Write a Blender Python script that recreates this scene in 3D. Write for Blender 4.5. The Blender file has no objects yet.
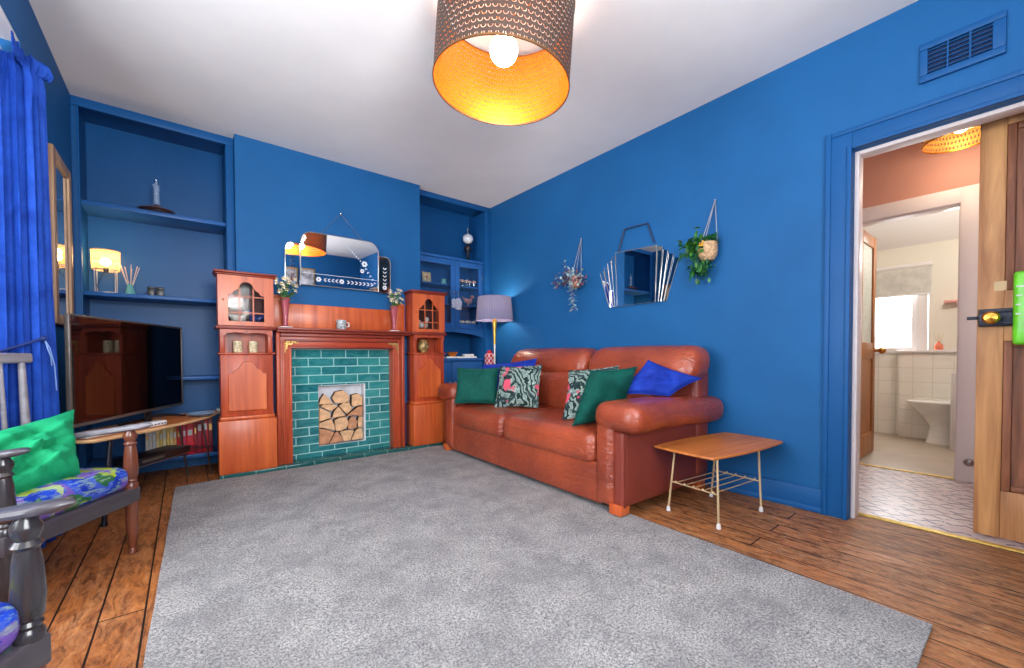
import bpy, bmesh, math, random
from mathutils import Vector, Matrix, Euler
random.seed(7)
C = bpy.context.scene.collection
PI = math.pi

# ------------------------------------------------------------------ materials
def lin(c):
    c /= 255.0
    return c / 12.92 if c <= 0.04045 else ((c + 0.055) / 1.055) ** 2.4
def rgb(r, g, b): return (lin(r), lin(g), lin(b), 1.0)

class NT:
    def __init__(s, name):
        s.m = bpy.data.materials.new(name); s.m.use_nodes = True
        s.t = s.m.node_tree; s.t.nodes.clear()
        s.out = s.n('ShaderNodeOutputMaterial')
    def n(s, kind, **kw):
        d = s.t.nodes.new(kind)
        for k, v in kw.items():
            if hasattr(d, k) and k not in d.inputs: setattr(d, k, v)
            else: d.inputs[k].default_value = v
        return d
    def l(s, a, b): s.t.links.new(a, b)
    def math(s, op, a, b=None, c=None):
        d = s.t.nodes.new('ShaderNodeMath'); d.operation = op
        for i, v in enumerate((a, b, c)):
            if v is None: continue
            if isinstance(v, (int, float)): d.inputs[i].default_value = v
            else: s.l(v, d.inputs[i])
        return d.outputs[0]
    def mix(s, fac, a, b, blend='MIX'):
        d = s.t.nodes.new('ShaderNodeMix'); d.data_type = 'RGBA'; d.blend_type = blend
        for i, v in ((0, fac), (6, a), (7, b)):
            if isinstance(v, (int, float, tuple)): d.inputs[i].default_value = v
            else: s.l(v, d.inputs[i])
        return d.outputs[2]
    def ramp(s, fac, stops, interp='LINEAR'):
        d = s.t.nodes.new('ShaderNodeValToRGB'); d.color_ramp.interpolation = interp
        e = d.color_ramp.elements
        e[0].position, e[0].color = stops[0]; e[1].position, e[1].color = stops[-1]
        for p, c in stops[1:-1]:
            q = e.new(p); q.color = c
        s.l(fac, d.inputs[0]); return d.outputs[0]
    def coord(s, scale=(1, 1, 1), rot=(0, 0, 0), kind='Object'):
        tc = s.n('ShaderNodeTexCoord'); mp = s.n('ShaderNodeMapping')
        mp.inputs['Scale'].default_value = scale; mp.inputs['Rotation'].default_value = rot
        s.l(tc.outputs[kind], mp.inputs[0]); return mp.outputs[0]
    def noise(s, vec, scale=5, detail=4, rough=0.5, dist=0):
        d = s.n('ShaderNodeTexNoise'); d.inputs['Scale'].default_value = scale
        d.inputs['Detail'].default_value = detail; d.inputs['Roughness'].default_value = rough
        d.inputs['Distortion'].default_value = dist
        s.l(vec, d.inputs['Vector']); return d.outputs['Fac']
    def bump(s, h, strength=0.2, dist=0.01):
        d = s.n('ShaderNodeBump'); d.inputs['Strength'].default_value = strength
        d.inputs['Distance'].default_value = dist; s.l(h, d.inputs['Height']); return d.outputs[0]
    def done(s, col, rough=0.5, metal=0.0, normal=None, spec=0.5, **kw):
        b = s.n('ShaderNodeBsdfPrincipled')
        for key, v in (('Base Color', col), ('Roughness', rough), ('Metallic', metal), ('Specular IOR Level', spec)):
            if isinstance(v, (int, float, tuple)): b.inputs[key].default_value = v
            else: s.l(v, b.inputs[key])
        for k, v in kw.items():
            b.inputs[k.replace('_', ' ')].default_value = v
        if normal is not None: s.l(normal, b.inputs['Normal'])
        s.l(b.outputs[0], s.out.inputs[0]); s.b = b
        return s.m

def plain(name, col, rough=0.5, metal=0.0, var=0.12, scale=12, bump=0.0, bscale=60, spec=0.5, stretch=(1, 1, 1), **kw):
    t = NT(name); v = t.coord(stretch)
    n = t.noise(v, scale, 4)
    d = tuple(c * (1 - var * 1.6) for c in col[:3]) + (1,); h = tuple(min(1, c * (1 + var)) for c in col[:3]) + (1,)
    c = t.ramp(n, [(0.3, d), (0.7, h)])
    nm = t.bump(t.noise(v, bscale, 3), bump, 0.004) if bump else None
    return t.done(c, rough, metal, nm, spec, **kw)

def wood(name, dark, light, rough=0.35, axis=2, scale=1.0, bump=0.1, coat=0.0):
    t = NT(name)
    sc = [22 * scale] * 3; sc[axis] = 1.6 * scale
    v = t.coord(tuple(sc))
    n = t.noise(v, 1.0, 6, 0.6, 0.8)
    n2 = t.noise(t.coord((2.2, 2.2, 2.2)), 1.5, 2)
    c = t.ramp(n, [(0.28, dark), (0.72, light)])
    c = t.mix(t.math('MULTIPLY', n2, 0.35), c, tuple(x * 0.55 for x in dark[:3]) + (1,))
    m = t.done(c, rough, 0, t.bump(n, bump, 0.003))
    t.b.inputs['Coat Weight'].default_value = coat; t.b.inputs['Coat Roughness'].default_value = 0.15
    return m

def emit(name, col, strength):
    t = NT(name); e = t.n('ShaderNodeEmission'); e.inputs[0].default_value = col; e.inputs[1].default_value = strength
    t.l(e.outputs[0], t.out.inputs[0]); return t.m

def glass(name, tint=(1, 1, 1, 1), alpha=0.12, rough=0.03):
    t = NT(name)
    tr = t.n('ShaderNodeBsdfTransparent'); tr.inputs[0].default_value = tint
    gl = t.n('ShaderNodeBsdfGlossy'); gl.inputs['Roughness'].default_value = rough
    mx = t.n('ShaderNodeMixShader'); mx.inputs[0].default_value = alpha
    t.l(tr.outputs[0], mx.inputs[1]); t.l(gl.outputs[0], mx.inputs[2]); t.l(mx.outputs[0], t.out.inputs[0])
    return t.m

BLUE = rgb(26, 93, 150)
def wall_mat(name, col, var=0.10, rough=0.6):
    t = NT(name); v = t.coord((1, 1, 1))
    n = t.noise(v, 1.6, 5, 0.6)
    c = t.ramp(n, [(0.25, tuple(x * (1 - var * 1.5) for x in col[:3]) + (1,)), (0.75, tuple(min(1, x * (1 + var)) for x in col[:3]) + (1,))])
    return t.done(c, rough, 0, t.bump(t.noise(v, 90, 3), 0.12, 0.002), 0.22)
M = {}
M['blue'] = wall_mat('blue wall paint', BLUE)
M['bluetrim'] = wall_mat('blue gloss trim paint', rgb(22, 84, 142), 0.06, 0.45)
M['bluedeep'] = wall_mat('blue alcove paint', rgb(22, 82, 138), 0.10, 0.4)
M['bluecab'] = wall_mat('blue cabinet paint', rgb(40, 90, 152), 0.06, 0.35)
M['ceil'] = wall_mat('ceiling paint', rgb(232, 229, 227), 0.05, 0.8)
M['white'] = wall_mat('white gloss paint', rgb(226, 222, 220), 0.02, 0.35)
M['pinkwhite'] = wall_mat('door frame paint', rgb(222, 210, 206), 0.03, 0.4)
M['salmon'] = wall_mat('salmon hall paint', rgb(200, 146, 128), 0.05, 0.7)
M['cream'] = wall_mat('cream bathroom paint', rgb(224, 220, 206), 0.02, 0.7)

def floor_mat():
    t = NT('worn varnished floorboards')
    tc = t.n('ShaderNodeTexCoord'); mp = t.n('ShaderNodeMapping'); mp.inputs['Rotation'].default_value = (0, 0, PI / 2); mp.inputs['Location'].default_value = (0.8, 0, 0)
    t.l(tc.outputs['Object'], mp.inputs[0])
    br = t.n('ShaderNodeTexBrick'); br.offset = 0.37; br.squash = 1
    for k, v in (('Scale', 1.0), ('Mortar Size', 0.0034), ('Mortar Smooth', 0.3), ('Bias', 0.0), ('Brick Width', 3.1), ('Row Height', 0.122)):
        br.inputs[k].default_value = v
    br.inputs['Color1'].default_value = rgb(182, 108, 52); br.inputs['Color2'].default_value = rgb(140, 78, 36)
    br.inputs['Mortar'].default_value = rgb(30, 18, 12)
    t.l(mp.outputs[0], br.inputs['Vector'])
    g = t.noise(t.coord((30, 2.2, 1)), 1.0, 7, 0.65, 0.6)
    c = t.mix(t.ramp(g, [(0.35, (0, 0, 0, 1)), (0.7, (1, 1, 1, 1))]), br.outputs['Color'], rgb(186, 118, 64))
    c = t.mix(0.55, br.outputs['Color'], c)
    # worn patches: scuffed grey-brown, strongest in front of the doorway
    w = t.noise(t.coord((9, 3.2, 1)), 1.0, 8, 0.75, 0.4)
    w2 = t.noise(t.coord((58, 17, 1)), 1.0, 7, 0.85)
    dx = t.n('ShaderNodeVectorMath'); dx.operation = 'DISTANCE'; dx.inputs[1].default_value = (2.7, 0.25, 0)
    t.l(tc.outputs['Object'], dx.inputs[0])
    near = t.n('ShaderNodeMapRange'); t.l(dx.outputs['Value'], near.inputs[0])
    for i, v in ((1, 0.35), (2, 1.9), (3, 0.55), (4, 0.06)): near.inputs[i].default_value = v
    fac = t.math('ADD', t.math('MULTIPLY', t.math('SUBTRACT', w, 0.44), 1.9), near.outputs[0])
    fac = t.math('MULTIPLY', fac, t.math('MULTIPLY', t.math('SUBTRACT', w2, 0.22), 3.0))
    fac = t.math('MINIMUM', t.math('MAXIMUM', fac, 0.0), 0.8)
    c = t.mix(fac, c, t.ramp(w2, [(0.38, rgb(62, 44, 34)), (0.64, rgb(172, 138, 108))]))
    mot = t.noise(t.coord((30, 9, 1)), 1.0, 7, 0.8, 0.8)
    c = t.mix(t.math('MULTIPLY', t.ramp(mot, [(0.40, (1, 1, 1, 1)), (0.52, (0, 0, 0, 1))]), 0.7), c, rgb(66, 32, 15))
    c = t.mix(t.math('MULTIPLY', t.ramp(mot, [(0.56, (0, 0, 0, 1)), (0.68, (1, 1, 1, 1))]), 0.55), c, rgb(214, 158, 100))
    c = t.mix(br.outputs['Fac'], c, rgb(26, 15, 10))
    rg = t.ramp(w, [(0.3, (0.4, 0.4, 0.4, 1)), (0.75, (0.7, 0.7, 0.7, 1))])
    h = t.math('SUBTRACT', t.math('MULTIPLY', g, 0.4), br.outputs['Fac'])
    return t.done(c, rg, 0, t.bump(h, 0.5, 0.004), 0.3)
M['floor'] = floor_mat()

def rug_mat():
    t = NT('grey wool pile'); v = t.coord((1, 1, 1))
    a = t.noise(v, 130, 3, 0.8); b = t.noise(v, 4.5, 6, 0.7); d = t.noise(v, 330, 2, 0.8)
    f = t.math('ADD', t.math('MULTIPLY', a, 0.8), t.math('MULTIPLY', d, 0.55))
    c = t.ramp(f, [(0.46, rgb(66, 65, 67)), (0.62, rgb(150, 148, 148)), (0.8, rgb(226, 223, 220))])
    c = t.mix(t.math('MULTIPLY', t.ramp(b, [(0.4, (0, 0, 0, 1)), (0.62, (1, 1, 1, 1))]), 0.45), c, rgb(116, 114, 118))
    return t.done(c, 0.95, 0, t.bump(f, 0.9, 0.014), 0.1)
M['rug'] = rug_mat()

def tile_mat(name, w, h, cols, mortar, msize=0.006, rough=0.12, bumpy=0.25, swap=None, off=0.5):
    t = NT(name)
    tc = t.n('ShaderNodeTexCoord'); sp = t.n('ShaderNodeSeparateXYZ'); t.l(tc.outputs['Object'], sp.inputs[0])
    cb = t.n('ShaderNodeCombineXYZ')
    ax = swap or 'xz'
    o = {'x': 0, 'y': 1, 'z': 2}
    t.l(sp.outputs[o[ax[0]]], cb.inputs[0]); t.l(sp.outputs[o[ax[1]]], cb.inputs[1])
    br = t.n('ShaderNodeTexBrick'); br.offset = off
    for k, v in (('Scale', 1.0), ('Mortar Size', msize), ('Mortar Smooth', 0.15), ('Bias', 0.0), ('Brick Width', w), ('Row Height', h)):
        br.inputs[k].default_value = v
    br.inputs['Color1'].default_value = cols[0]; br.inputs['Color2'].default_value = cols[1]; br.inputs['Mortar'].default_value = mortar
    t.l(cb.outputs[0], br.inputs['Vector'])
    n = t.noise(t.coord((1, 1, 3)), 9, 5, 0.7, 0.5)
    c = t.mix(t.math('MULTIPLY', t.ramp(n, [(0.4, (0, 0, 0, 1)), (0.65, (1, 1, 1, 1))]), 0.4), br.outputs['Color'], cols[2])
    c = t.mix(br.outputs['Fac'], c, mortar)
    hh = t.math('SUBTRACT', t.math('MULTIPLY', n, 0.6), br.outputs['Fac'])
    return t.done(c, rough, 0, t.bump(hh, bumpy, 0.006))
M['teal'] = tile_mat('teal glazed brick tile', 0.205, 0.0735, (rgb(20, 92, 102), rgb(46, 132, 132), rgb(84, 160, 156)), rgb(150, 200, 196), 0.0042)
M['tealh'] = tile_mat('teal glazed hearth tile', 0.205, 0.0735, (rgb(18, 72, 74), rgb(30, 88, 88), rgb(64, 118, 112)), rgb(110, 140, 130), 0.0042, swap='xy')
M['bathtile'] = tile_mat('cream wall tile', 0.15, 0.15, (rgb(228, 224, 212), rgb(234, 230, 219), rgb(238, 235, 226)), rgb(216, 211, 199), 0.004, 0.2, 0.1, swap='yz', off=0.0)

def hall_tile():
    t = NT('patterned hall tile'); v = t.coord((1, 1, 1))
    tc = t.n('ShaderNodeTexCoord'); sp = t.n('ShaderNodeSeparateXYZ'); t.l(tc.outputs['Object'], sp.inputs[0])
    x = t.math('FRACT', t.math('MULTIPLY', sp.outputs[0], 8.0)); y = t.math('FRACT', t.math('MULTIPLY', sp.outputs[1], 11.0))
    a = t.math('ABSOLUTE', t.math('SUBTRACT', x, 0.5)); b = t.math('ABSOLUTE', t.math('SUBTRACT', y, 0.5))
    d = t.math('ABSOLUTE', t.math('SUBTRACT', t.math('ADD', a, t.math('MULTIPLY', b, 0.55)), 0.42))
    k = t.math('LESS_THAN', d, 0.075)
    nz = t.math('GREATER_THAN', t.noise(v, 14, 4), 0.46)
    c = t.mix(t.math('MULTIPLY', k, nz), t.ramp(t.noise(v, 7, 4), [(0.3, rgb(182, 166, 164)), (0.7, rgb(214, 204, 200))]), rgb(74, 74, 98))
    return t.done(c, 0.35)
M['halltile'] = hall_tile()
M['lino'] = plain('grey bathroom lino', rgb(176, 162, 144), 0.4, var=0.08, scale=6)

M['mahog'] = wood('polished mahogany', rgb(142, 44, 20), rgb(214, 92, 48), 0.4, 2, 0.9, 0.05, 0.08)
M['mahogH'] = wood('polished mahogany lengthwise', rgb(142, 42, 20), rgb(212, 82, 40), 0.4, 0, 0.9, 0.05, 0.08)
M['mahogD'] = wood('dark mahogany moulding', rgb(98, 26, 16), rgb(160, 60, 38), 0.4, 0, 0.9, 0.05, 0.08)
M['mahogP'] = wood('flame mahogany panel', rgb(172, 62, 26), rgb(232, 118, 58), 0.38, 2, 0.6, 0.04, 0.1)
M['pine'] = wood('stripped pine', rgb(136, 78, 38), rgb(226, 168, 108), 0.55, 2, 0.7, 0.2)
M['pineD'] = wood('weathered pine panel', rgb(88, 46, 26), rgb(172, 108, 72), 0.6, 2, 1.1, 0.4)
M['oak'] = wood('honey oak door', rgb(146, 88, 44), rgb(188, 126, 70), 0.45, 2, 0.8, 0.08)
M['teak'] = wood('teak table top', rgb(164, 84, 34), rgb(222, 138, 66), 0.42, 0, 0.8, 0.03, 0.0)
M['teakedge'] = plain('pale plywood edge', rgb(206, 164, 116), 0.5)
M['ashframe'] = wood('pale ash frame', rgb(150, 110, 80), rgb(200, 162, 126), 0.45, 2, 1.0, 0.05)
M['darkwood'] = wood('near black stained wood', rgb(26, 24, 27), rgb(66, 62, 66), 0.25, 2, 0.8, 0.06, 0.4)
M['greywood'] = wood('dark grey stained rail', rgb(48, 44, 50), rgb(92, 86, 94), 0.4, 1, 0.8, 0.06, 0.4)
M['brownwood'] = wood('worn brown turned wood', rgb(64, 34, 26), rgb(142, 76, 50), 0.3, 2, 0.8, 0.06, 0.3)
M['palegrey'] = wood('silvery grey rail', rgb(112, 108, 116), rgb(160, 156, 162), 0.45, 1, 0.8, 0.04)

def leather():
    t = NT('chestnut leather'); v = t.coord((1, 1, 1))
    n = t.noise(v, 3.2, 5, 0.6); cr = t.noise(v, 140, 3, 0.6); wr = t.noise(t.coord((4, 4, 11)), 2.2, 4, 0.55, 1.4)
    c = t.ramp(n, [(0.25, rgb(112, 40, 22)), (0.75, rgb(176, 78, 46))])
    h = t.math('ADD', t.math('MULTIPLY', cr, 0.12), wr)
    m = t.done(c, 0.3, 0, t.bump(h, 0.4, 0.03), 0.6); t.b.inputs['Coat Weight'].default_value = 0.25; t.b.inputs['Coat Roughness'].default_value = 0.22; return m
M['leather'] = leather()
M['leatherD'] = plain('darker chestnut leather', rgb(128, 54, 42), 0.36, var=0.1, scale=3, bump=0.2, bscale=120)

def velvet(name, col, hi):
    t = NT(name); v = t.coord((1, 1, 1))
    n = t.noise(v, 8, 5, 0.65, 0.6)
    c = t.ramp(n, [(0.3, col), (0.75, hi)])
    m = t.done(c, 0.75, 0, t.bump(t.noise(v, 26, 4, 0.6), 0.35, 0.01), 0.2)
    t.b.inputs['Sheen Weight'].default_value = 0.5; t.b.inputs['Sheen Roughness'].default_value = 0.35
    t.b.inputs['Sheen Tint'].default_value = hi
    return m
M['vgreen'] = velvet('bottle green velvet', rgb(6, 66, 58), rgb(18, 96, 84))
M['vblue'] = velvet('royal blue velvet', rgb(14, 36, 128), rgb(30, 66, 178))
M['curtain'] = velvet('royal blue curtain velvet', rgb(16, 52, 140), rgb(36, 84, 188))
M['emerald'] = velvet('crumpled emerald cotton', rgb(6, 128, 82), rgb(34, 168, 114))

def floral():
    t = NT('bright floral seat fabric'); v = t.coord((1, 1, 1))
    nz = t.n('ShaderNodeTexNoise'); nz.inputs['Scale'].default_value = 9; nz.inputs['Detail'].default_value = 4
    t.l(v, nz.inputs['Vector'])
    add = t.n('ShaderNodeVectorMath'); add.operation = 'MULTIPLY_ADD'
    t.l(nz.outputs['Color'], add.inputs[0]); add.inputs[1].default_value = (0.22, 0.22, 0.22); t.l(v, add.inputs[2])
    vo = t.n('ShaderNodeTexVoronoi'); vo.inputs['Scale'].default_value = 17; t.l(add.outputs[0], vo.inputs['Vector'])
    sp = t.n('ShaderNodeSeparateColor'); t.l(vo.outputs['Color'], sp.inputs[0])
    c = t.ramp(sp.outputs[0], [(0.0, rgb(18, 48, 160)), (0.24, rgb(58, 84, 190)), (0.42, rgb(140, 158, 44)), (0.56, rgb(40, 96, 60)), (0.66, rgb(112, 82, 168)), (0.8, rgb(160, 176, 120)), (0.88, rgb(26, 66, 186))], 'CONSTANT')
    st = t.noise(t.coord((60, 12, 40)), 1.4, 4, 0.7)
    c = t.mix(t.math('MULTIPLY', t.ramp(st, [(0.5, (0, 0, 0, 1)), (0.62, (1, 1, 1, 1))]), 0.6), c, rgb(150, 180, 150))
    return t.done(c, 0.8, 0, None, 0.2)
M['floral'] = floral()

def tropical():
    t = NT('tropical leaf and flamingo print'); v = t.coord((1, 1, 1))
    w = t.n('ShaderNodeTexWave'); w.inputs['Scale'].default_value = 10; w.inputs['Distortion'].default_value = 16
    w.inputs['Detail'].default_value = 3; w.inputs['Detail Scale'].default_value = 0.9; t.l(v, w.inputs['Vector'])
    big = t.noise(v, 10, 3, 0.6, 1.0)
    c = t.ramp(w.outputs['Fac'], [(0.2, rgb(28, 46, 48)), (0.5, rgb(76, 112, 96)), (0.62, rgb(186, 200, 190)), (0.9, rgb(120, 140, 136))])
    c = t.mix(t.ramp(big, [(0.4, (1, 1, 1, 1)), (0.5, (0, 0, 0, 1))]), c, rgb(40, 58, 62))
    pk = t.noise(t.coord((1.0, 1.0, 1.0), (0.4, 0.2, 0.9)), 7.5, 2, 0.5)
    c = t.mix(t.ramp(pk, [(0.57, (0, 0, 0, 1)), (0.61, (1, 1, 1, 1))]), c, rgb(214, 84, 108))
    return t.done(c, 0.8, 0, None, 0.2)
M['tropical'] = tropical()

M['brass'] = plain('polished brass', rgb(206, 150, 62), 0.25, 1.0, 0.1)
M['gold'] = plain('antique gilt', rgb(204, 160, 96), 0.35, 0.8, 0.15, 60)
M['strip'] = plain('worn brass strip', rgb(222, 188, 96), 0.45, 0.45, 0.2, 30)
M['chrome'] = plain('chrome', rgb(200, 200, 205), 0.12, 1.0, 0.03)
M['steel'] = plain('brushed steel', rgb(150, 150, 156), 0.3, 1.0, 0.06)
M['iron'] = plain('dark cast iron', rgb(52, 54, 62), 0.4, 0.8, 0.25, 40, 0.3)
M['mirror'] = plain('silvered mirror', rgb(232, 234, 236), 0.015, 1.0, 0.0)
M['mirroredge'] = plain('bevelled mirror edge', rgb(214, 212, 206), 0.12, 0.7, 0.1)
M['peach'] = plain('peach reflection tint', rgb(196, 120, 92), 0.06, 1.0, 0.2, 8)  # reddish-brown reflection of the right wing painted in as glass tint
M['etch'] = plain('frosted etching', rgb(220, 222, 226), 0.6, 0.0, 0.05)
M['black'] = plain('black plastic', rgb(20, 20, 22), 0.35)
M['screen'] = plain('tv screen glass', rgb(5, 6, 8), 0.04, 0, 0.0, spec=0.5)
M['bezel'] = plain('grey tv bezel', rgb(112, 104, 98), 0.3, 0.6, 0.05)
M['whiteplastic'] = plain('white plastic', rgb(214, 212, 212), 0.35, var=0.04)
M['china'] = plain('white china', rgb(238, 236, 230), 0.1, var=0.03)
M['chinapat'] = plain('patterned china', rgb(186, 190, 192), 0.15, var=0.6, scale=90)
M['pinkglass'] = plain('ruby pink glass', rgb(190, 92, 104), 0.06, 0, 0.1, 5, Alpha=0.72)
M['clear'] = glass('clear glass', (0.93, 0.96, 0.98, 1), 0.22)
M['cabglass'] = glass('cabinet glass', (0.95, 0.96, 0.97, 1), 0.008)
M['pane'] = glass('window pane', (0.94, 0.96, 0.97, 1), 0.07)
M['tealglass'] = plain('sea green glass', rgb(110, 180, 176), 0.08, 0, 0.05, Alpha=0.8)
M['leaf'] = plain('leaf green', rgb(66, 132, 52), 0.45, var=0.4, scale=25)
M['leafD'] = plain('deep leaf green', rgb(28, 96, 48), 0.45, var=0.4, scale=25)
M['leafS'] = plain('silvery leaf', rgb(168, 192, 196), 0.5, var=0.25, scale=30)
M['leafP'] = plain('dusky purple leaf', rgb(132, 92, 112), 0.5, var=0.3, scale=30)
M['petal'] = plain('white petal', rgb(246, 240, 222), 0.6, var=0.05)
M['petalY'] = plain('yellow flower centre', rgb(232, 176, 40), 0.6)
M['wicker'] = plain('pale woven basket', rgb(198, 160, 120), 0.7, var=0.35, scale=70, bump=0.6, bscale=90)
M['terra'] = plain('copper pot', rgb(196, 126, 96), 0.35, 0.3, 0.3, 40)
M['rope'] = plain('grey cotton cord', rgb(150, 152, 160), 0.9)
M['linen'] = plain('grey pleated linen', rgb(128, 128, 158), 0.8, var=0.18, scale=6, stretch=(18, 18, 0.6), bump=0.3)
M['hose'] = plain('white pole', rgb(224, 214, 200), 0.3, 0.3)
M['bark'] = plain('split log face', rgb(222, 176, 132), 0.8, var=0.2, scale=20, bump=0.3, bscale=60)
M['bark2'] = plain('reddish split log face', rgb(196, 138, 100), 0.8, var=0.25, scale=18, bump=0.4, bscale=60)
M['barkskin'] = plain('log bark', rgb(92, 62, 46), 0.9, var=0.35, scale=40, bump=0.7, bscale=60)
M['cork'] = plain('dark cork', rgb(60, 36, 24), 0.4)
M['cream2'] = plain('cream paper', rgb(222, 206, 160), 0.8)
M['red'] = plain('crimson', rgb(200, 26, 44), 0.5)
M['whiteline'] = plain('off white card', rgb(216, 216, 220), 0.6)

# ------------------------------------------------------------------ mesh helpers
def frame(o, x, y=None, z=None):
    """matrix from origin and axes"""
    x = Vector(x).normalized()
    if z is None: z = Vector((0, 0, 1))
    z = Vector(z).normalized(); y = z.cross(x).normalized(); z = x.cross(y)
    return Matrix(((x.x, y.x, z.x, o[0]), (x.y, y.y, z.y, o[1]), (x.z, y.z, z.z, o[2]), (0, 0, 0, 1)))
def TR(x, y, z, rz=0, rx=0, ry=0): return Matrix.Translation((x, y, z)) @ Euler((rx, ry, rz), 'XYZ').to_matrix().to_4x4()

class MB:
    def __init__(s): s.bm = bmesh.new()
    def box(s, c, d, bev=0.0, seg=2, m=None):
        r = bmesh.ops.create_cube(s.bm, size=1.0); vs = r['verts']
        for v in vs: v.co = Vector((v.co.x * d[0], v.co.y * d[1], v.co.z * d[2])) + Vector(c)
        if bev:
            es = list({e for v in vs for e in v.link_edges})
            r = bmesh.ops.bevel(s.bm, geom=es, offset=min(bev, min(d) * 0.49), segments=seg, affect='EDGES', profile=0.5)
            vs = list({v for f in r['faces'] for v in f.verts} | {v for v in vs if v.is_valid})
        if m is not None:
            for v in vs: v.co = m @ v.co
        return s
    def span(s, a, b, bev=0.0, seg=2, m=None):
        return s.box([(a[i] + b[i]) / 2 for i in range(3)], [abs(b[i] - a[i]) for i in range(3)], bev, seg, m)
    def surf(s, f, nu, nv, cu=False, cv=False):
        g = [[s.bm.verts.new(f(i / (nu if cu else nu - 1), j / (nv if cv else nv - 1))) for j in range(nv)] for i in range(nu)]
        for i in range(nu if cu else nu - 1):
            for j in range(nv if cv else nv - 1):
                a, b, c, d = g[i][j], g[(i + 1) % nu][j], g[(i + 1) % nu][(j + 1) % nv], g[i][(j + 1) % nv]
                try: s.bm.faces.new((a, b, c, d))
                except ValueError: pass
        return g
    def lathe(s, prof, seg=20, m=None, caps=True):
        m = m or Matrix()
        n = len(prof); rings = []
        for r, z in prof:
            rings.append([s.bm.verts.new(m @ Vector((r * math.cos(2 * PI * k / seg), r * math.sin(2 * PI * k / seg), z))) for k in range(seg)])
        for i in range(n - 1):
            for k in range(seg):
                s.bm.faces.new((rings[i][k], rings[i][(k + 1) % seg], rings[i + 1][(k + 1) % seg], rings[i + 1][k]))
        if caps:
            if prof[0][0] > 1e-5: s.bm.faces.new(rings[0][::-1])
            if prof[-1][0] > 1e-5: s.bm.faces.new(rings[-1])
        return s
    def rod(s, a, b, r, r2=None, seg=10):
        a, b = Vector(a), Vector(b); q = (b - a).to_track_quat('Z', 'Y').to_matrix().to_4x4()
        L = (b - a).length
        return s.lathe([(r, 0), (r if r2 is None else r2, L)], seg, Matrix.Translation(a) @ q)
    def turned(s, a, b, prof, seg=16):
        """lathe a profile of (radius, fraction) along a-b"""
        a, b = Vector(a), Vector(b); q = (b - a).to_track_quat('Z', 'Y').to_matrix().to_4x4(); L = (b - a).length
        return s.lathe([(r, t * L) for r, t in prof], seg, Matrix.Translation(a) @ q)
    def tube(s, pts, r, seg=8, closed=False):
        P = [Vector(p) for p in pts]; n = len(P); rings = []
        rs = r if isinstance(r, (list, tuple)) else [r] * n
        up = Vector((0.13, 0.07, 1)).normalized()
        for i in range(n):
            if closed: t = P[(i + 1) % n] - P[i - 1]
            else: t = P[min(i + 1, n - 1)] - P[max(i - 1, 0)]
            t.normalize(); u = up - t * up.dot(t)
            if u.length < 1e-3: u = Vector((1, 0, 0)) - t * t.x
            u.normalize(); w = t.cross(u); up = u
            rings.append([s.bm.verts.new(P[i] + (u * math.cos(2 * PI * k / seg) + w * math.sin(2 * PI * k / seg)) * rs[i]) for k in range(seg)])
        for i in range(n if closed else n - 1):
            for k in range(seg):
                s.bm.faces.new((rings[i][k], rings[i][(k + 1) % seg], rings[(i + 1) % n][(k + 1) % seg], rings[(i + 1) % n][k]))
        if not closed: s.bm.faces.new(rings[0][::-1]); s.bm.faces.new(rings[-1])
        return s
    def prism(s, poly, d0, d1, m=None, inset=0.0):
        """2D polygon extruded from d0 to d1 along local z"""
        m = m or Matrix(); cx = sum(p[0] for p in poly) / len(poly); cy = sum(p[1] for p in poly) / len(poly)
        k = 1 - inset
        a = [s.bm.verts.new(m @ Vector((p[0], p[1], d0))) for p in poly]
        b = [s.bm.verts.new(m @ Vector((cx + (p[0] - cx) * k, cy + (p[1] - cy) * k, d1))) for p in poly]
        n = len(poly)
        for i in range(n): s.bm.faces.new((a[i], a[(i + 1) % n], b[(i + 1) % n], b[i]))
        s.bm.faces.new(a[::-1]); s.bm.faces.new(b); return s
    def ball(s, c, r, sc=(1, 1, 1), u=16, v=10, m=None):
        r0 = bmesh.ops.create_uvsphere(s.bm, u_segments=u, v_segments=v, radius=r)
        for q in r0['verts']:
            q.co = Vector((q.co.x * sc[0], q.co.y * sc[1], q.co.z * sc[2])) + Vector(c)
            if m is not None: q.co = m @ q.co
        return s
    def soft(s, c, d, r, puff=(0, 0, 0), n=8, m=None, warp=None):
        """rounded, puffed upholstery block"""
        h = [x / 2 for x in d]; r = min(r, min(h) * 0.98)
        def samples(H):
            e = [H - r + r * math.sin(t * PI / 8) for t in range(5)]
            mid = [-(H - r) + 2 * (H - r) * t / n for t in range(n + 1)]
            return [-x for x in e[:0:-1]] + mid + e[1:]
        S = [samples(x) for x in h]; vs = []
        def put(p):
            q = Vector([max(-(h[i] - r), min(h[i] - r, p[i])) for i in range(3)])
            dv = Vector(p) - q
            if dv.length > 1e-9: q = q + dv.normalized() * r
            f = [max(0, 1 - (q[i] / h[i]) ** 2) for i in range(3)]
            q = Vector([q[i] * (1 + puff[i] * f[(i + 1) % 3] * f[(i + 2) % 3]) for i in range(3)])
            if warp: q = Vector(warp(q))
            q += Vector(c)
            return s.bm.verts.new(m @ q if m is not None else q)
        allv = []
        for ax in range(3):
            a, b = (ax + 1) % 3, (ax + 2) % 3
            for sg in (-1, 1):
                g = []
                for u in S[a]:
                    row = []
                    for w in S[b]:
                        p = [0, 0, 0]; p[ax] = sg * h[ax]; p[a] = u; p[b] = w
                        row.append(put(p))
                    g.append(row); allv += row
                for i in range(len(g) - 1):
                    for j in range(len(g[0]) - 1):
                        f = (g[i][j], g[i + 1][j], g[i + 1][j + 1], g[i][j + 1])
                        s.bm.faces.new(f if sg > 0 else f[::-1])
        bmesh.ops.remove_doubles(s.bm, verts=allv, dist=1e-5)
        return s
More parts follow.
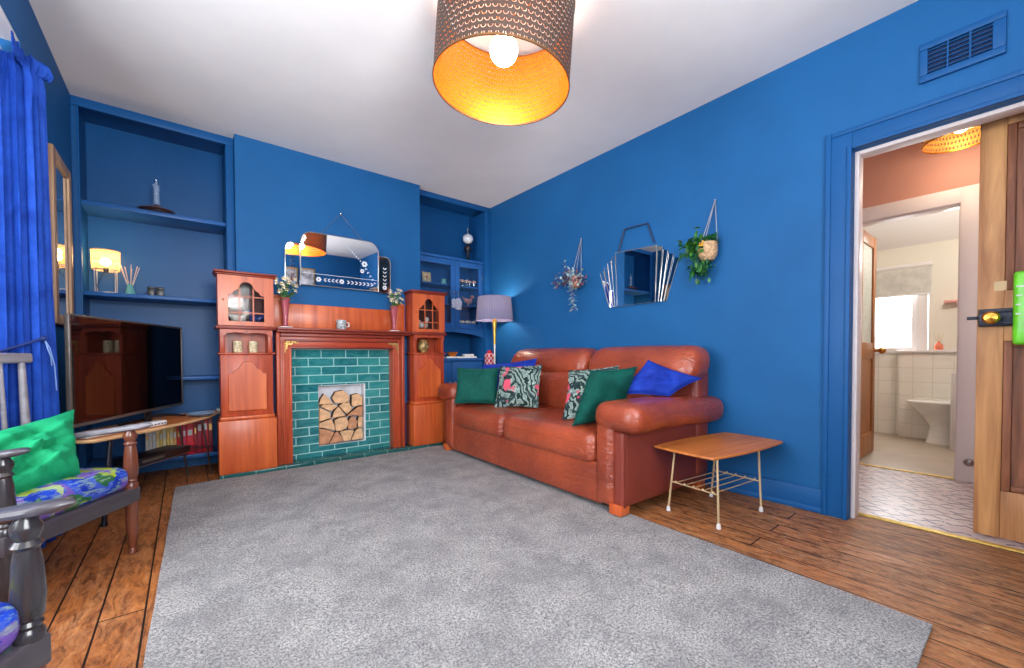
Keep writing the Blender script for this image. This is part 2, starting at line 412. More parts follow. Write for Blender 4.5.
    def pillow(s, w, h, t, m, n=22, seed=0, rough=0.006):
        rnd = random.Random(seed); ph = [rnd.uniform(0, 6) for _ in range(6)]
        def edge(u, v):
            k = 1 - 0.07 * (1 - u * u) * 0 - 0.0
            x = w / 2 * u * (1 - 0.07 * (1 - v * v)); y = h / 2 * v * (1 - 0.07 * (1 - u * u)); return x, y
        for sg in (1, -1):
            def f(a, b):
                u, v = 2 * a - 1, 2 * b - 1
                x, y = edge(u, v)
                z = sg * t / 2 * max(0, (1 - abs(u) ** 2.6) * (1 - abs(v) ** 2.6)) ** 0.5
                k = (1 - u * u) * (1 - v * v)
                z += k * rough * (math.sin(7 * u + ph[0] + 2 * v) + math.sin(9 * v + ph[1] - 3 * u) + 0.6 * math.sin(15 * u * v + ph[2]))
                return m @ Vector((x, y, z))
            g = s.surf(f, n, n)
            if sg < 0:
                pass
        bmesh.ops.remove_doubles(s.bm, verts=s.bm.verts[:], dist=1e-5)
        bmesh.ops.recalc_face_normals(s.bm, faces=s.bm.faces[:])
        return s
    def leaf(s, p, d, L, w, bend=0.2):
        d = Vector(d).normalized(); side = d.cross(Vector((0.2, 0.1, 1))).normalized(); n = side.cross(d)
        p = Vector(p); pts = []
        for t, k in ((0, 0.15), (0.3, 0.9), (0.6, 0.85), (1, 0.03)):
            c = p + d * L * t - n * bend * L * t * t
            pts.append((s.bm.verts.new(c - side * w * k / 2), s.bm.verts.new(c + side * w * k / 2)))
        for i in range(3): s.bm.faces.new((pts[i][0], pts[i][1], pts[i + 1][1], pts[i + 1][0]))
        return s
    def mark(s, i):
        s.bm.faces.ensure_lookup_table()
        done = getattr(s, 'nd', 0)
        for f in s.bm.faces[done:]: f.material_index = i
        s.nd = len(s.bm.faces); return s
    def build(s, name, mat, parent=None, ang=38, recalc=False, **props):
        if recalc: bmesh.ops.recalc_face_normals(s.bm, faces=s.bm.faces[:])
        me = bpy.data.meshes.new(name); s.bm.to_mesh(me); s.bm.free()
        for mt in (mat if isinstance(mat, list) else [mat]): me.materials.append(M[mt] if isinstance(mt, str) else mt)
        for p in me.polygons: p.use_smooth = True
        me.set_sharp_from_angle(angle=math.radians(ang))
        o = bpy.data.objects.new(name, me); C.objects.link(o)
        if parent is not None: o.parent = parent
        for k, v in props.items(): o[k] = v
        return o

def quad_pillow(name, mat, parent, a, b, c, d, t, seed=0, rough=.006, sag=0.0, n=30):
    """soft cushion spanned between four corners a b c d"""
    a, b, c, d = map(Vector, (a, b, c, d)); rnd = random.Random(seed); ph = [rnd.uniform(0, 6) for _ in range(6)]
    nr = (b - a).cross(d - a).normalized(); mb = MB()
    def base(u, v):
        uu = .5 + (u - .5) * (1 - .10 * 4 * v * (1 - v)); vv = .5 + (v - .5) * (1 - .10 * 4 * u * (1 - u))
        return (a * (1 - uu) + b * uu) * (1 - vv) + (d * (1 - uu) + c * uu) * vv
    for sg in (1, -1):
        def f(p, q):
            u, v = 2 * p - 1, 2 * q - 1; k = (1 - u * u) * (1 - v * v)
            h = sg * t / 2 * max(0, (1 - abs(u) ** 2.6) * (1 - abs(v) ** 2.6)) ** .5
            h += k * rough * (math.sin(6 * u + ph[0] + 4 * v) + math.sin(8 * v + ph[1] - 5 * u) + .7 * math.sin(13 * u + 9 * v + ph[2]) + .5 * math.sin(21 * v - 6 * u + ph[3]))
            return base(p, q) + nr * (h - sag * k)
        mb.surf(f, n, n)
    bmesh.ops.remove_doubles(mb.bm, verts=mb.bm.verts[:], dist=1e-5); bmesh.ops.recalc_face_normals(mb.bm, faces=mb.bm.faces[:])
    o = mb.build(name, mat, parent, 60)
    m2 = MB(); pts = [base(k / 12, 0) for k in range(12)] + [base(1, k / 12) for k in range(12)] + [base(1 - k / 12, 1) for k in range(12)] + [base(0, 1 - k / 12) for k in range(12)]
    m2.tube(pts, .0035, 6, True); m2.build('piping', mat, parent)
    return o
def tag(o, label, cat, group=None):
    o['label'] = label; o['category'] = cat
    if group: o['group'] = group
    return o
def thing(name, label, cat, loc=(0, 0, 0), rz=0, group=None):
    o = bpy.data.objects.new(name, None); C.objects.link(o); o.empty_display_size = 0.1
    o.location = loc; o.rotation_euler = (0, 0, rz)
    return tag(o, label, cat, group)
def struct(name, mb, mat, parent=None, label=None, ang=38):
    o = mb.build(name, mat, parent, ang)
    if parent is None: o['kind'] = 'structure'
    if label: o['label'] = label
    return o
def copy_thing(o, label=None, loc=None, rz=None, group=None):
    r = o.copy(); C.objects.link(r)
    if label: r['label'] = label
    if group: r['group'] = group
    if loc is not None: r.location = loc
    if rz is not None: r.rotation_euler = (0, 0, rz)
    def kids(a, b):
        for ch in list(a.children):
            c = ch.copy(); C.objects.link(c); c.parent = b; kids(ch, c)
    kids(o, r)
    return r

# ------------------------------------------------------------------ dimensions
XL, XR, YB, YF, ZC = -0.56, 2.81, 3.83, -0.95, 2.615     # left wall, right wall, chimney breast, rear wall, ceiling
YA, YAB = 3.93, 4.26                                       # alcove front and back
BX0, BX1 = 0.325, 1.875                                    # chimney breast
BAYX, BAYY0, BAYY1, BAYZ = -1.08, 0.25, 2.86, 2.33

# ------------------------------------------------------------------ room shell
struct('floor', MB().span((-1.2, YF - 0.1, -0.08), (2.955, YAB + 0.1, 0)), 'floor')
struct('ceiling', MB().span((XL - 0.15, YF - 0.1, ZC), (XR + 0.15, YAB + 0.1, ZC + 0.1)), 'ceil')
w = MB()
w.span((XL - 0.12, BAYY1, 0), (XL, YA, ZC)); w.span((XL - 0.12, YF, 0), (XL, BAYY0, ZC)); w.span((XL - 0.12, BAYY0, BAYZ), (XL, BAYY1, ZC))
struct('wall_left', w, 'blue')
w = MB()   # the bay: two cheeks and a low wall under its window
w.span((BAYX - 0.1, BAYY1, 0), (XL - 0.12, BAYY1 + 0.1, ZC)); w.span((BAYX - 0.1, BAYY0 - 0.1, 0), (XL - 0.12, BAYY0, ZC))
w.span((BAYX - 0.1, BAYY0, 0), (BAYX, BAYY1, 0.6)); w.span((BAYX - 0.1, BAYY0, 2.2), (BAYX, BAYY1, ZC))
struct('wall_bay', w, 'white')
struct('trim_1', MB().span((BAYX, BAYY0 + .001, BAYZ - .014), (XL - 0.003, BAYY1 - .001, BAYZ - .001)), 'white')
w1 = MB()
for y0 in (BAYY0, BAYY0 + 0.85, BAYY0 + 1.70, BAYY1 - 0.06): w1.span((BAYX - 0.07, y0, 0.6), (BAYX - 0.01, y0 + 0.06, 2.2), 0.006)
for z0 in (0.6, 1.62, 2.14): w1.span((BAYX - 0.069, BAYY0 + 0.06, z0), (BAYX - 0.011, BAYY1 - 0.06, z0 + 0.06), 0.006)
win = struct('window_1', w1, 'white')
MB().span((BAYX - 0.045, BAYY0, 0.62), (BAYX - 0.04, BAYY1, 2.18)).build('pane', 'pane', win)
# right wall with doorway (opening Y -0.62 .. 0.59, head 1.975)
w = MB()
w.span((XR, 0.59, 0), (XR + 0.12, YAB + 0.1, ZC)); w.span((XR, YF, 0), (XR + 0.12, -0.5, ZC)); w.span((XR, -0.5, 1.99), (XR + 0.12, 0.59, ZC))
struct('wall_right', w, 'blue')
w = MB().span((XL, YF - 0.1, 0), (-0.45, YF, ZC)); w.span((0.95, YF - 0.1, 0), (XR + 0.12, YF, ZC))
w.span((-0.45, YF - 0.1, 0), (0.95, YF, 0.75)); w.span((-0.45, YF - 0.1, 2.15), (0.95, YF, ZC))
struct('wall_rear', w, 'blue')
w1 = MB()
for x0 in (-0.45, 0.22, 0.89): w1.span((x0, YF - 0.08, 0.75), (x0 + 0.06, YF - 0.02, 2.15), 0.006)
for z0 in (0.75, 1.5, 2.09): w1.span((-0.39, YF - 0.079, z0), (0.89, YF - 0.021, z0 + 0.06), 0.006)
win = struct('window_3', w1, 'white')
MB().span((-0.42, YF - 0.055, 0.78), (0.92, YF - 0.05, 2.12)).build('pane', 'pane', win)
# chimney breast with fire opening
OX0, OX1, OZ0, OZ1 = 0.895, 1.30, 0.118, 0.645
w = MB()
w.span((BX0, YB, 0), (OX0 - 0.01, YAB + 0.1, ZC)); w.span((OX1 + 0.01, YB, 0), (BX1, YAB + 0.1, ZC)); w.span((OX0 - 0.01, YB, OZ1 + 0.01), (OX1 + 0.01, YAB + 0.1, ZC))
w.span((OX0 - 0.01, YB, 0), (OX1 + 0.01, YAB + 0.1, OZ0 - 0.01)); w.span((OX0 - 0.01, YB + 0.30, OZ0), (OX1 + 0.01, YAB, OZ1))
struct('wall_chimney', w, 'blue')
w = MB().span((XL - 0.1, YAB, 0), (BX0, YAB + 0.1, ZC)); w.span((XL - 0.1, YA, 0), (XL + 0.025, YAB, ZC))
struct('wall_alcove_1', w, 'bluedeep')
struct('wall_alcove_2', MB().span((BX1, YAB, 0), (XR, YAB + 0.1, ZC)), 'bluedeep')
# alcove face frames
w = MB().span((XL, YA - 0.012, 2.555), (BX0, YA + .02, ZC), 0.004); w.span((0.272, YA - 0.015, 0), (BX0, YAB, 2.555), 0.004)
w.span((XL + 0.0255, YA - 0.006, 0), (XL + 0.036, YA + 0.03, 2.555), 0.003)
struct('trim_2', w, 'bluetrim')
w = MB().span((BX1, YA - 0.012, 2.56), (XR, YA + .02, ZC), 0.004); w.span((2.735, YA - 0.015, 0), (XR, YAB, 2.56), 0.004)
struct('trim_3', w, 'bluetrim')
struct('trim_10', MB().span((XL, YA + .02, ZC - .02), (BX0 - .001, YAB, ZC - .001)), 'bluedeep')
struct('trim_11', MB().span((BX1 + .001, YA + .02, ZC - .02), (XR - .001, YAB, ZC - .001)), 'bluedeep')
# skirting and door architrave
w = MB().span((XR - 0.018, 0.70, 0), (XR, YA - 0.02, 0.135), 0.005); w.span((XR - 0.024, 0.70, 0), (XR - 0.001, YA - 0.02, 0.03), 0.004)
struct('baseboard_right', w, 'bluetrim')
struct('baseboard_left', MB().span((XL, BAYY1 + 0.02, 0), (XL + 0.018, YA - 0.02, 0.135), 0.005), 'bluetrim')
w = MB()
for y0, y1, d in ((0.59, 0.70, 0.022), (0.59, 0.612, 0.032), (0.68, 0.705, 0.03)):
    w.span((XR - d, y0, 0), (XR, y1, 1.99 + (y1 - 0.59)), 0.004)
for z0, z1, d in ((1.99, 2.10, 0.022), (1.99, 2.012, 0.032), (2.078, 2.103, 0.03)):
    w.span((XR - d + 0.0005, -0.55, z0), (XR, 0.59 + (z0 - 1.99), z1), 0.004)
struct('trim_4', w, 'bluetrim')
w = MB().span((XR + 0.035, 0.570, 0), (XR + 0.118, 0.5899, 1.9899), 0.003); w.span((XR + 0.035, -0.5, 1.970), (XR + 0.118, 0.570, 1.9899), 0.003)
struct('trim_5', w, 'pinkwhite')
tag(MB().span((2.93, -0.5, 0.0), (2.972, 0.586, 0.007), 0.003).build('threshold_strip', 'strip'), 'brass threshold strip on the floor below the sliding pine door', 'threshold strip')

# ------------------------------------------------------------------ hall and bathroom beyond the doorway
HX, BXF = 4.295, 6.22
struct('floor_hall', MB().span((2.955, -1.2, -0.08), (HX + 0.02, 1.4, 0)), 'halltile')
struct('floor_bathroom', MB().span((HX + 0.02, -1.2, -0.08), (BXF + 0.1, 1.6, 0)), 'lino')
w = MB().span((HX, 0.86, 0), (HX + 0.1, 1.4, 2.56)); w.span((HX, -1.2, 0), (HX + 0.1, 0.30, 2.56)); w.span((HX, 0.30, 1.965), (HX + 0.1, 0.86, 2.56))
struct('wall_hall', w, 'salmon')
w = MB().span((XR + 0.12, 1.3, 0), (HX, 1.4, 2.56)); w.span((XR + 0.12, -1.2, 0), (HX, -1.1, 2.56)); 
struct('wall_hall_ends', w, 'salmon')
struct('ceiling_hall', MB().span((XR + 0.12, -1.2, 2.50), (HX, 1.4, 2.58)), 'white')
w = MB()
for y0, y1 in ((0.205, 0.30), (0.86, 0.955)): w.span((HX - 0.022, y0, 0), (HX, y1, 2.065), 0.004)
w.span((HX - 0.0215, 0.205, 1.96), (HX, 0.955, 2.068), 0.004)
w.span((HX - 0.005, 0.288, 0), (HX + 0.105, 0.306, 1.965), 0.002); w.span((HX - 0.005, 0.854, 0), (HX + 0.105, 0.872, 1.965), 0.002); w.span((HX - 0.005, 0.30, 1.95), (HX + 0.105, 0.86, 1.968), 0.002)
struct('trim_6', w, 'pinkwhite')
tag(MB().span((HX - 0.01, 0.31, 0.0), (HX + 0.03, 0.85, 0.006), 0.002).build('threshold_strip', 'strip'), 'thin brass strip on the floor where the bathroom begins', 'threshold strip')
st = MB(); st.rod((HX - 0.022, 0.235, 0.15), (HX - 0.08, 0.235, 0.15), 0.014); st.ball((HX - 0.085, 0.235, 0.15), 0.026)
tag(st.build('door_stop', 'steel'), 'small grey door stop low on the white bathroom frame', 'door stop')
# bathroom shell
w = MB().span((BXF, 1.12, 0.0), (BXF + 0.1, 1.6, 2.5)); w.span((BXF, -1.2, 0.94), (BXF + 0.1, 0.65, 2.5)); w.span((BXF, 0.65, 1.86), (BXF + 0.1, 1.12, 2.5)); 
struct('wall_bathroom', w, 'cream')
struct('wall_bathroom_tiled', MB().span((BXF - 0.012, -1.2, 0), (BXF + 0.09, 1.5, 0.90)), 'bathtile')
w = MB().span((HX + 0.1, 1.5, 0), (BXF, 1.6, 2.5)); w.span((HX + 0.1, -1.2, 0), (BXF, -1.1, 2.5))
struct('wall_bathroom_ends', w, 'cream')
w = MB()
w.surf(lambda u, v: Vector((HX + 0.1 + (BXF - HX - 0.1) * u, -1.1 + 2.6 * v, 2.42 - 0.34 * max(0, (u - 0.45) / 0.55) ** 2)), 16, 3)
struct('ceiling_bathroom', w, 'white')
# boxed-in tiled ledge
struct('trim_7', MB().span((BXF - 0.14, -1.0, 0), (BXF - 0.013, 0.86, 0.915)), 'bathtile')
struct('trim_8', MB().span((BXF - 0.17, -1.0, 0.915), (BXF - 0.013, 0.88, 0.94), 0.006), 'white')
w1 = MB(); w1.span((BXF - 0.03, 0.66, 0.90), (BXF + 0.05, 0.74, 1.86), 0.006); w1.span((BXF - 0.03, 1.10, 0.90), (BXF + 0.05, 1.18, 1.86), 0.006)
w1.span((BXF - 0.028, 0.74, 0.90), (BXF + 0.048, 1.10, 0.97), 0.006); w1.span((BXF - 0.028, 0.74, 1.80), (BXF + 0.048, 1.10, 1.86), 0.006)
w1.span((BXF + 0.0, 0.74, 0.97), (BXF + 0.04, 0.785, 1.80), 0.004)
win = struct('window_2', w1, 'white')
t = NT('frosted bright pane'); e = t.n('ShaderNodeBsdfTranslucent'); e.inputs[0].default_value = (0.95, 0.97, 1, 1)
g2 = t.n('ShaderNodeBsdfTransparent'); mx = t.n('ShaderNodeMixShader'); mx.inputs[0].default_value = 0.5
t.l(e.outputs[0], mx.inputs[1]); t.l(g2.outputs[0], mx.inputs[2]); t.l(mx.outputs[0], t.out.inputs[0]); M['frostpane'] = t.m
MB().span((BXF + 0.015, 0.75, 0.95), (BXF + 0.02, 1.12, 1.82)).build('pane', 'frostpane', win)
bl = thing('roller_blind', 'grey roller blind half lowered over the bathroom window', 'roller blind', (BXF - 0.05, 0.9, 1.54))
MB().box((0, 0, 0.15), (0.004, 0.54, 0.30)).build('blind_fabric', plain('blind cloth', rgb(196, 196, 188), 0.8), bl)
r = MB(); r.rod((0, -0.28, 0.315), (0, 0.28, 0.315), 0.022); r.build('roller', 'white', bl)
MB().box((0, 0, 0.0), (0.012, 0.54, 0.018), 0.004).build('bottom_bar', 'white', bl)
# toilet
to = thing('toilet', 'white toilet in the bathroom beyond the doorway', 'toilet', (5.93, 0.42, 0))
def ell(cx, cy, rx, ry, z): return [Vector((cx + rx * math.cos(2 * PI * k / 28), cy + ry * math.sin(2 * PI * k / 28), z)) for k in range(28)]
b = MB(); rings = [ell(0, .08, .105, .13, 0), ell(0, .08, .10, .12, .04), ell(0, .075, .085, .105, .16), ell(0, .09, .12, .15, .27), ell(0, .11, .165, .21, .36), ell(0, .11, .178, .225, .395)]
vr = [[b.bm.verts.new(p) for p in rg] for rg in rings]
for i in range(len(vr) - 1):
    for k in range(28): b.bm.faces.new((vr[i][k], vr[i][(k + 1) % 28], vr[i + 1][(k + 1) % 28], vr[i + 1][k]))
b.bm.faces.new(vr[0][::-1]); b.bm.faces.new(vr[-1]); b.build('bowl', 'china', to)
b = MB(); b.soft((0, .105, .412), (.375, .47, .034), .016, n=6, warp=lambda q: (q.x * (1 - 0.9 * max(0, q.y) ** 2 / 0.06 * 0.35), q.y, q.z)); b.build('seat_lid', 'china', to)
MB().box((0, -.2, .56), (.38, .17, .36), 0.03, 3).build('cistern', 'china', to)
bc = thing('bathroom_cupboard', 'low white panelled bathroom unit beside the toilet', 'cupboard', (5.62, 0.24, 0))
MB().box((0, 0, 0.36), (0.12, 0.38, 0.72), 0.006).build('carcass', 'white', bc)
MB().box((-0.065, 0, 0.36), (0.014, 0.34, 0.62), 0.005).build('door', 'white', bc)
df = thing('reed_diffuser', 'coral pink reed diffuser on the bathroom ledge', 'diffuser', (BXF - 0.10, 0.565, 0.94))
MB().lathe([(0, 0), (.034, 0), (.036, .01), (.034, .05), (.012, .075), (.012, .09), (0, .09)], 14).build('bottle', plain('coral glass', rgb(226, 122, 92), 0.15), df)
r = MB()
for k in range(6):
    a = k * 1.05; r.rod((0, 0, .03), (.025 * math.cos(a), .04 * math.sin(a), .18), .0016, seg=5)
r.build('reeds', 'cream2', df)
MB().span((BXF - 0.12, 0.40, 1.425), (BXF - .001, 0.535, 1.447), 0.004).build('wall_shelf', plain('pink painted shelf', rgb(216, 150, 140), 0.5), None, label='short pink shelf on the bathroom wall right of its window', category='shelf')
# bathroom door (open into the bathroom, frosted glass above)
d2 = MB(); X0, X1, Y0, Y1 = HX + 0.09, HX + 0.66, 0.862, 0.898
d2.span((X0, Y0, 0.01), (X0 + 0.09, Y1, 1.95), 0.004); d2.span((X1 - 0.09, Y0, 0.01), (X1, Y1, 1.95), 0.004)
for z0, z1 in ((0.012, 0.2), (0.86, 1.0), (1.85, 1.948)): d2.span((X0 + 0.09, Y0 + 0.001, z0), (X1 - 0.09, Y1 - 0.001, z1), 0.003)
d2o = struct('door_2', d2, 'oak')
MB().span((X0 + 0.08, Y0 + 0.012, 0.19), (X1 - 0.08, Y1 - 0.012, 0.87)).build('lower_panel', 'oak', d2o)
MB().span((X0 + 0.08, Y0 + 0.015, 0.99), (X1 - 0.08, Y1 - 0.015, 1.86)).build('frosted_pane', plain('frosted door glass', rgb(206, 214, 206), 0.4, var=0.12, scale=60, bump=0.6), d2o)
kb = MB(); kb.rod((X1 - 0.045, Y0, 0.93), (X1 - 0.045, Y0 - 0.04, 0.93), 0.012); kb.ball((X1 - 0.045, Y0 - 0.055, 0.93), 0.028); kb.build('door_knob', 'brass', d2o)
# hall light
hl = thing('flush_ceiling_light', 'golden perforated drum light on the hall ceiling', 'ceiling light', (4.0, 0.285, 2.305))
def drum_holes(name, inner, hole_col, su, sv):
    t = NT(name); tc = t.n('ShaderNodeTexCoord'); sp = t.n('ShaderNodeSeparateXYZ'); t.l(tc.outputs['Object'], sp.inputs[0])
    ang = t.math('ARCTAN2', sp.outputs[1], sp.outputs[0])
    v = t.math('MULTIPLY', sp.outputs[2], sv); row = t.math('FLOOR', v)
    u = t.math('ADD', t.math('MULTIPLY', ang, su), t.math('MULTIPLY', t.math('MODULO', row, 2.0), 0.5))
    fu = t.math('SUBTRACT', t.math('FRACT', u), 0.5); fv = t.math('SUBTRACT', t.math('FRACT', v), 0.5)
    return t, fu, fv
t, fu, fv = drum_holes('gold perforated shade', 0, 0, 10, 28)
dd = t.math('SQRT', t.math('ADD', t.math('MULTIPLY', fu, fu), t.math('MULTIPLY', fv, fv)))
hole = t.math('LESS_THAN', dd, 0.26)
pb = t.n('ShaderNodeBsdfPrincipled'); pb.inputs['Base Color'].default_value = rgb(190, 140, 70); pb.inputs['Metallic'].default_value = 0.6; pb.inputs['Roughness'].default_value = 0.4
tr = t.n('ShaderNodeBsdfTransparent'); mx = t.n('ShaderNodeMixShader'); t.l(hole, mx.inputs[0]); t.l(pb.outputs[0], mx.inputs[1]); t.l(tr.outputs[0], mx.inputs[2]); t.l(mx.outputs[0], t.out.inputs[0])
M['goldperf'] = t.m
MB().lathe([(.18, 0), (.18, .19)], 40, caps=False).build('shade', 'goldperf', hl)
MB().lathe([(.178, .002), (.183, .002), (.183, -.006), (.178, -.006), (.178, .002)], 40, caps=False).build('rim', 'brass', hl)
MB().ball((0, 0, .09), 0.045).build('bulb', emit('hall bulb glow', (1, 0.78, 0.45, 1), 14), hl)
MB().lathe([(0, .19), (.06, .19), (.06, .17), (.0, .17)], 20).build('ceiling_rose', 'brass', hl)

# ------------------------------------------------------------------ pine door parallel to the wall, with rim lock
d1 = MB(); X0, X1, Y0, Y1 = 3.05, 3.09, -0.62, 0.152
d1.span((X0, Y1 - 0.085, 0.012), (X1, Y1, 2.07), 0.004); d1.span((X0, Y0, 0.012), (X1, Y0 + 0.085, 2.07), 0.004)
for z0, z1 in ((0.014, 0.24), (0.96, 1.2), (1.98, 2.068)): d1.span((X0 + 0.001, Y0 + 0.085, z0), (X1 - 0.001, Y1 - 0.085, z1), 0.003)
d1.span((X0 + 0.001, -0.29, 0.24), (X1 - 0.001, -0.18, 0.96), 0.003); d1.span((X0 + 0.001, -0.29, 1.2), (X1 - 0.001, -0.18, 1.98), 0.003)
d1o = struct('door_1', d1, 'pine')
for y0, y1 in ((-0.18, Y1 - 0.085), (Y0 + 0.085, -0.29)):
    for z0, z1 in ((0.24, 0.96), (1.2, 1.98)):
        MB().span((X0 + 0.018, y0 - 0.01, z0 - 0.01), (X1 - 0.016, y1 + 0.01, z1 + 0.01)).build('door_panel', 'pineD', d1o)
        mo = MB(); q = .03
        for a, b2 in (((y0, z0), (y0 + q, z1)), ((y1 - q, z0), (y1, z1))): mo.span((X0 + 0.003, a[0], a[1]), (X0 + 0.02, b2[0], b2[1]), 0.007)
        for a, b2 in (((y0 + q, z0), (y1 - q, z0 + q)), ((y0 + q, z1 - q), (y1 - q, z1))): mo.span((X0 + 0.0035, a[0], a[1]), (X0 + 0.02, b2[0], b2[1]), 0.007)
        mo.build('panel_moulding', 'pineD', d1o)
lk = MB(); lk.span((X0 - 0.024, 0.015, 1.03), (X0, 0.147, 1.115), 0.004); lk.span((X0 - 0.030, 0.02, 1.095), (X0 - 0.02, 0.145, 1.108), 0.003); lk.span((X0 - 0.030, 0.02, 1.038), (X0 - 0.02, 0.145, 1.048), 0.003)
lk.span((X0 - 0.018, 0.147, 1.066), (X0 - 0.006, 0.185, 1.082), 0.003)
lko = lk.build('rim_lock', 'iron', d1o, label='dark iron rim lock')
kb = MB(); kb.lathe([(0, 0), (.018, 0), (.014, .012), (.012, .02), (.026, .035), (.03, .05), (.022, .064), (0, .068)], 18, frame((X0 - 0.02, 0.105, 1.07), (0, 1, 0), z=(-1, 0, 0)))
kb.build('door_knob', 'brass', lko)
MB().span((X0 - 0.001, 0.06, 1.20), (X0 + 0.004, 0.10, 1.245)).build('filler_patch', plain('pale filler', rgb(214, 184, 140), 0.8), d1o)
gi = thing('hanging_green_pack', 'bright green plastic pack with white marks hung on the pine door', 'pack', (3.02, -0.06, 0.94))
g = MB(); g.soft((0, 0, .17), (.035, .20, .34), .016, (0.6, 0, 0), 6); g.build('pack_body', plain('bright green plastic', rgb(106, 206, 40), 0.3, var=0.15), gi)
g = MB()
for k in range(4): g.span((-.0215, .068, .14 + k * .042), (-.0175, .092, .146 + k * .042))
for k in range(14): g.span((-.027, -.02, .08 + k * .016), (-.0235, .05, .086 + k * .016))
g.build('printed_marks', 'whiteplastic', gi)
MB().soft((-.005, .02, -.0), (.04, .07, .04), .012).build('cap', plain('deep green cap', rgb(50, 190, 40), 0.3), gi)
MB().tube([(0, 0, .335), (.01, 0, .37), (.025, 0, .36), (.028, 0, .33)], .003).build('hook', 'steel', gi)

# ------------------------------------------------------------------ air vent
av = thing('air_vent', 'blue painted louvred air vent high on the wall by the doorway', 'vent', (XR, 0.205, 2.295))
v = MB()
for a, b2 in (((-.02, -.135, -.092), (0, .135, -.06)), ((-.02, -.135, .06), (0, .135, .092)), ((-.0195, -.135, -.06), (0, -.095, .06)), ((-.0195, .105, -.06), (0, .135, .06))): v.span(a, b2, 0.005)
v.build('vent_frame', 'bluetrim', av)
for k in range(6):
    MB().box((-.008, .005, -.05 + k * .02), (.016, .20, .003), m=None).build('louvre', 'bluetrim', av)
for y in (-.03, .04): MB().box((-.012, y, 0), (.012, .006, .12)).build('louvre_divider', 'bluetrim', av)
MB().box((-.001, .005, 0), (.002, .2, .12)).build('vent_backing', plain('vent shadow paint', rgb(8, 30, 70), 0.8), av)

# ------------------------------------------------------------------ pendant
pd = thing('pendant_light', 'large bronze drum pendant with gold lining and lit globe bulb', 'pendant light', (1.195, 1.57, 2.175))
pd.rotation_euler = Matrix.Rotation(math.radians(4.0), 3, Vector((.624, .781, 0))).to_euler()
def crescent(name, base, metal, rough):
    t, fu, fv = drum_holes(name, 0, 0, 11.0, 38.0)
    d1_ = t.math('SQRT', t.math('ADD', t.math('MULTIPLY', fu, fu), t.math('MULTIPLY', fv, t.math('MULTIPLY', fv, 0.75))))
    ring = t.math('LESS_THAN', t.math('ABSOLUTE', t.math('SUBTRACT', d1_, 0.35)), 0.055)
    low = t.math('LESS_THAN', fv, 0.05)
    hole = t.math('MULTIPLY', ring, low)
    pb = t.n('ShaderNodeBsdfPrincipled'); pb.inputs['Base Color'].default_value = base; pb.inputs['Metallic'].default_value = metal; pb.inputs['Roughness'].default_value = rough
    tr = t.n('ShaderNodeBsdfTransparent'); mx = t.n('ShaderNodeMixShader')
    t.l(hole, mx.inputs[0]); t.l(pb.outputs[0], mx.inputs[1]); t.l(tr.outputs[0], mx.inputs[2]); t.l(mx.outputs[0], t.out.inputs[0]); return t.m
M['shadeout'] = crescent('bronze pierced metal', rgb(70, 54, 46), 0.35, 0.55)
M['shadein'] = crescent('gold lined metal', rgb(240, 128, 14), 0.6, 0.35)
sh = MB().lathe([(.32, 0), (.32, .37)], 72, caps=False).build('shade', 'shadeout', pd)
MB().lathe([(.3185, 0.37), (.3185, 0)], 72, caps=False).build('shade_lining', 'shadein', sh, label='golden inside of the shade')
M['bronzerim'] = plain('bronze rim', rgb(120, 84, 50), 0.4, 0.6)
for z in (0, .37): MB().lathe([(.317, z - .004), (.323, z - .004), (.323, z + .004), (.317, z + .004), (.317, z - .004)], 72, caps=False).build('shade_rim', 'bronzerim', sh)
sp = MB()
for k in range(3):
    a = k * 2 * PI / 3 + 0.7; sp.rod((0.02 * math.cos(a), 0.02 * math.sin(a), .31), (.318 * math.cos(a), .318 * math.sin(a), .31), .0025, seg=6)
sp.build('spider', 'brass', pd)
MB().ball((0, 0, .17), .066, u=28, v=18).build('bulb', emit('bulb glow', (1, 0.88, 0.70, 1), 26), pd)
MB().lathe([(.02, .23), (.022, .33), (.012, .35), (.004, .36)], 16).build('lamp_holder', 'whiteplastic', pd)
MB().rod((0, 0, .35), (0, 0, .415), .004).build('cord', 'whiteplastic', pd)
MB().lathe([(.0, .395), (.045, .395), (.05, .415), (0, .415)], 20).build('ceiling_rose', 'whiteplastic', pd)

# ------------------------------------------------------------------ fireplace
hz = 0.032
ht = MB().span((0.185, 3.625, 0), (2.0, YB - 0.001, hz), 0.004).build('hearth', 'tealh')
tag(ht, 'low teal tiled hearth slab on the floor in front of the fireplace', 'hearth')
tp = MB(); TX0, TX1, TY0, TY1 = 0.64, 1.56, YB - 0.03, YB - 0.001
tp.span((TX0, TY0, hz), (OX0, TY1, 0.98)); tp.span((OX1, TY0, hz), (TX1, TY1, 0.98)); tp.span((OX0, TY0, OZ1), (OX1, TY1, 0.98)); tp.span((OX0, TY0, hz), (OX1, TY1, OZ0))
tag(tp.build('fireplace_tile_panel', 'teal'), 'teal glazed brick tiles around the square log opening', 'tiled panel')
ln = MB(); ln.span((OX0 - .008, TY0 + .004, OZ0 - .008), (OX0 + .002, YB + .29, OZ1 + .008)); ln.span((OX1 - .014, TY0 + .004, OZ0 - .008), (OX1 + .008, YB + .29, OZ1 + .008)); ln.span((OX0 + .002, TY0 + .004, OZ1 - .006), (OX1 - .014, YB + .29, OZ1 + .008)); ln.span((OX0 + .002, TY0 + .005, OZ0 - .008), (OX1 - .014, YB + .29, OZ0 + .002)); ln.span((OX0 + .002, YB + 0.05, OZ0 + .002), (OX1 - .014, YB + 0.06, OZ1 - .006))
struct('trim_9', ln, 'whiteline')
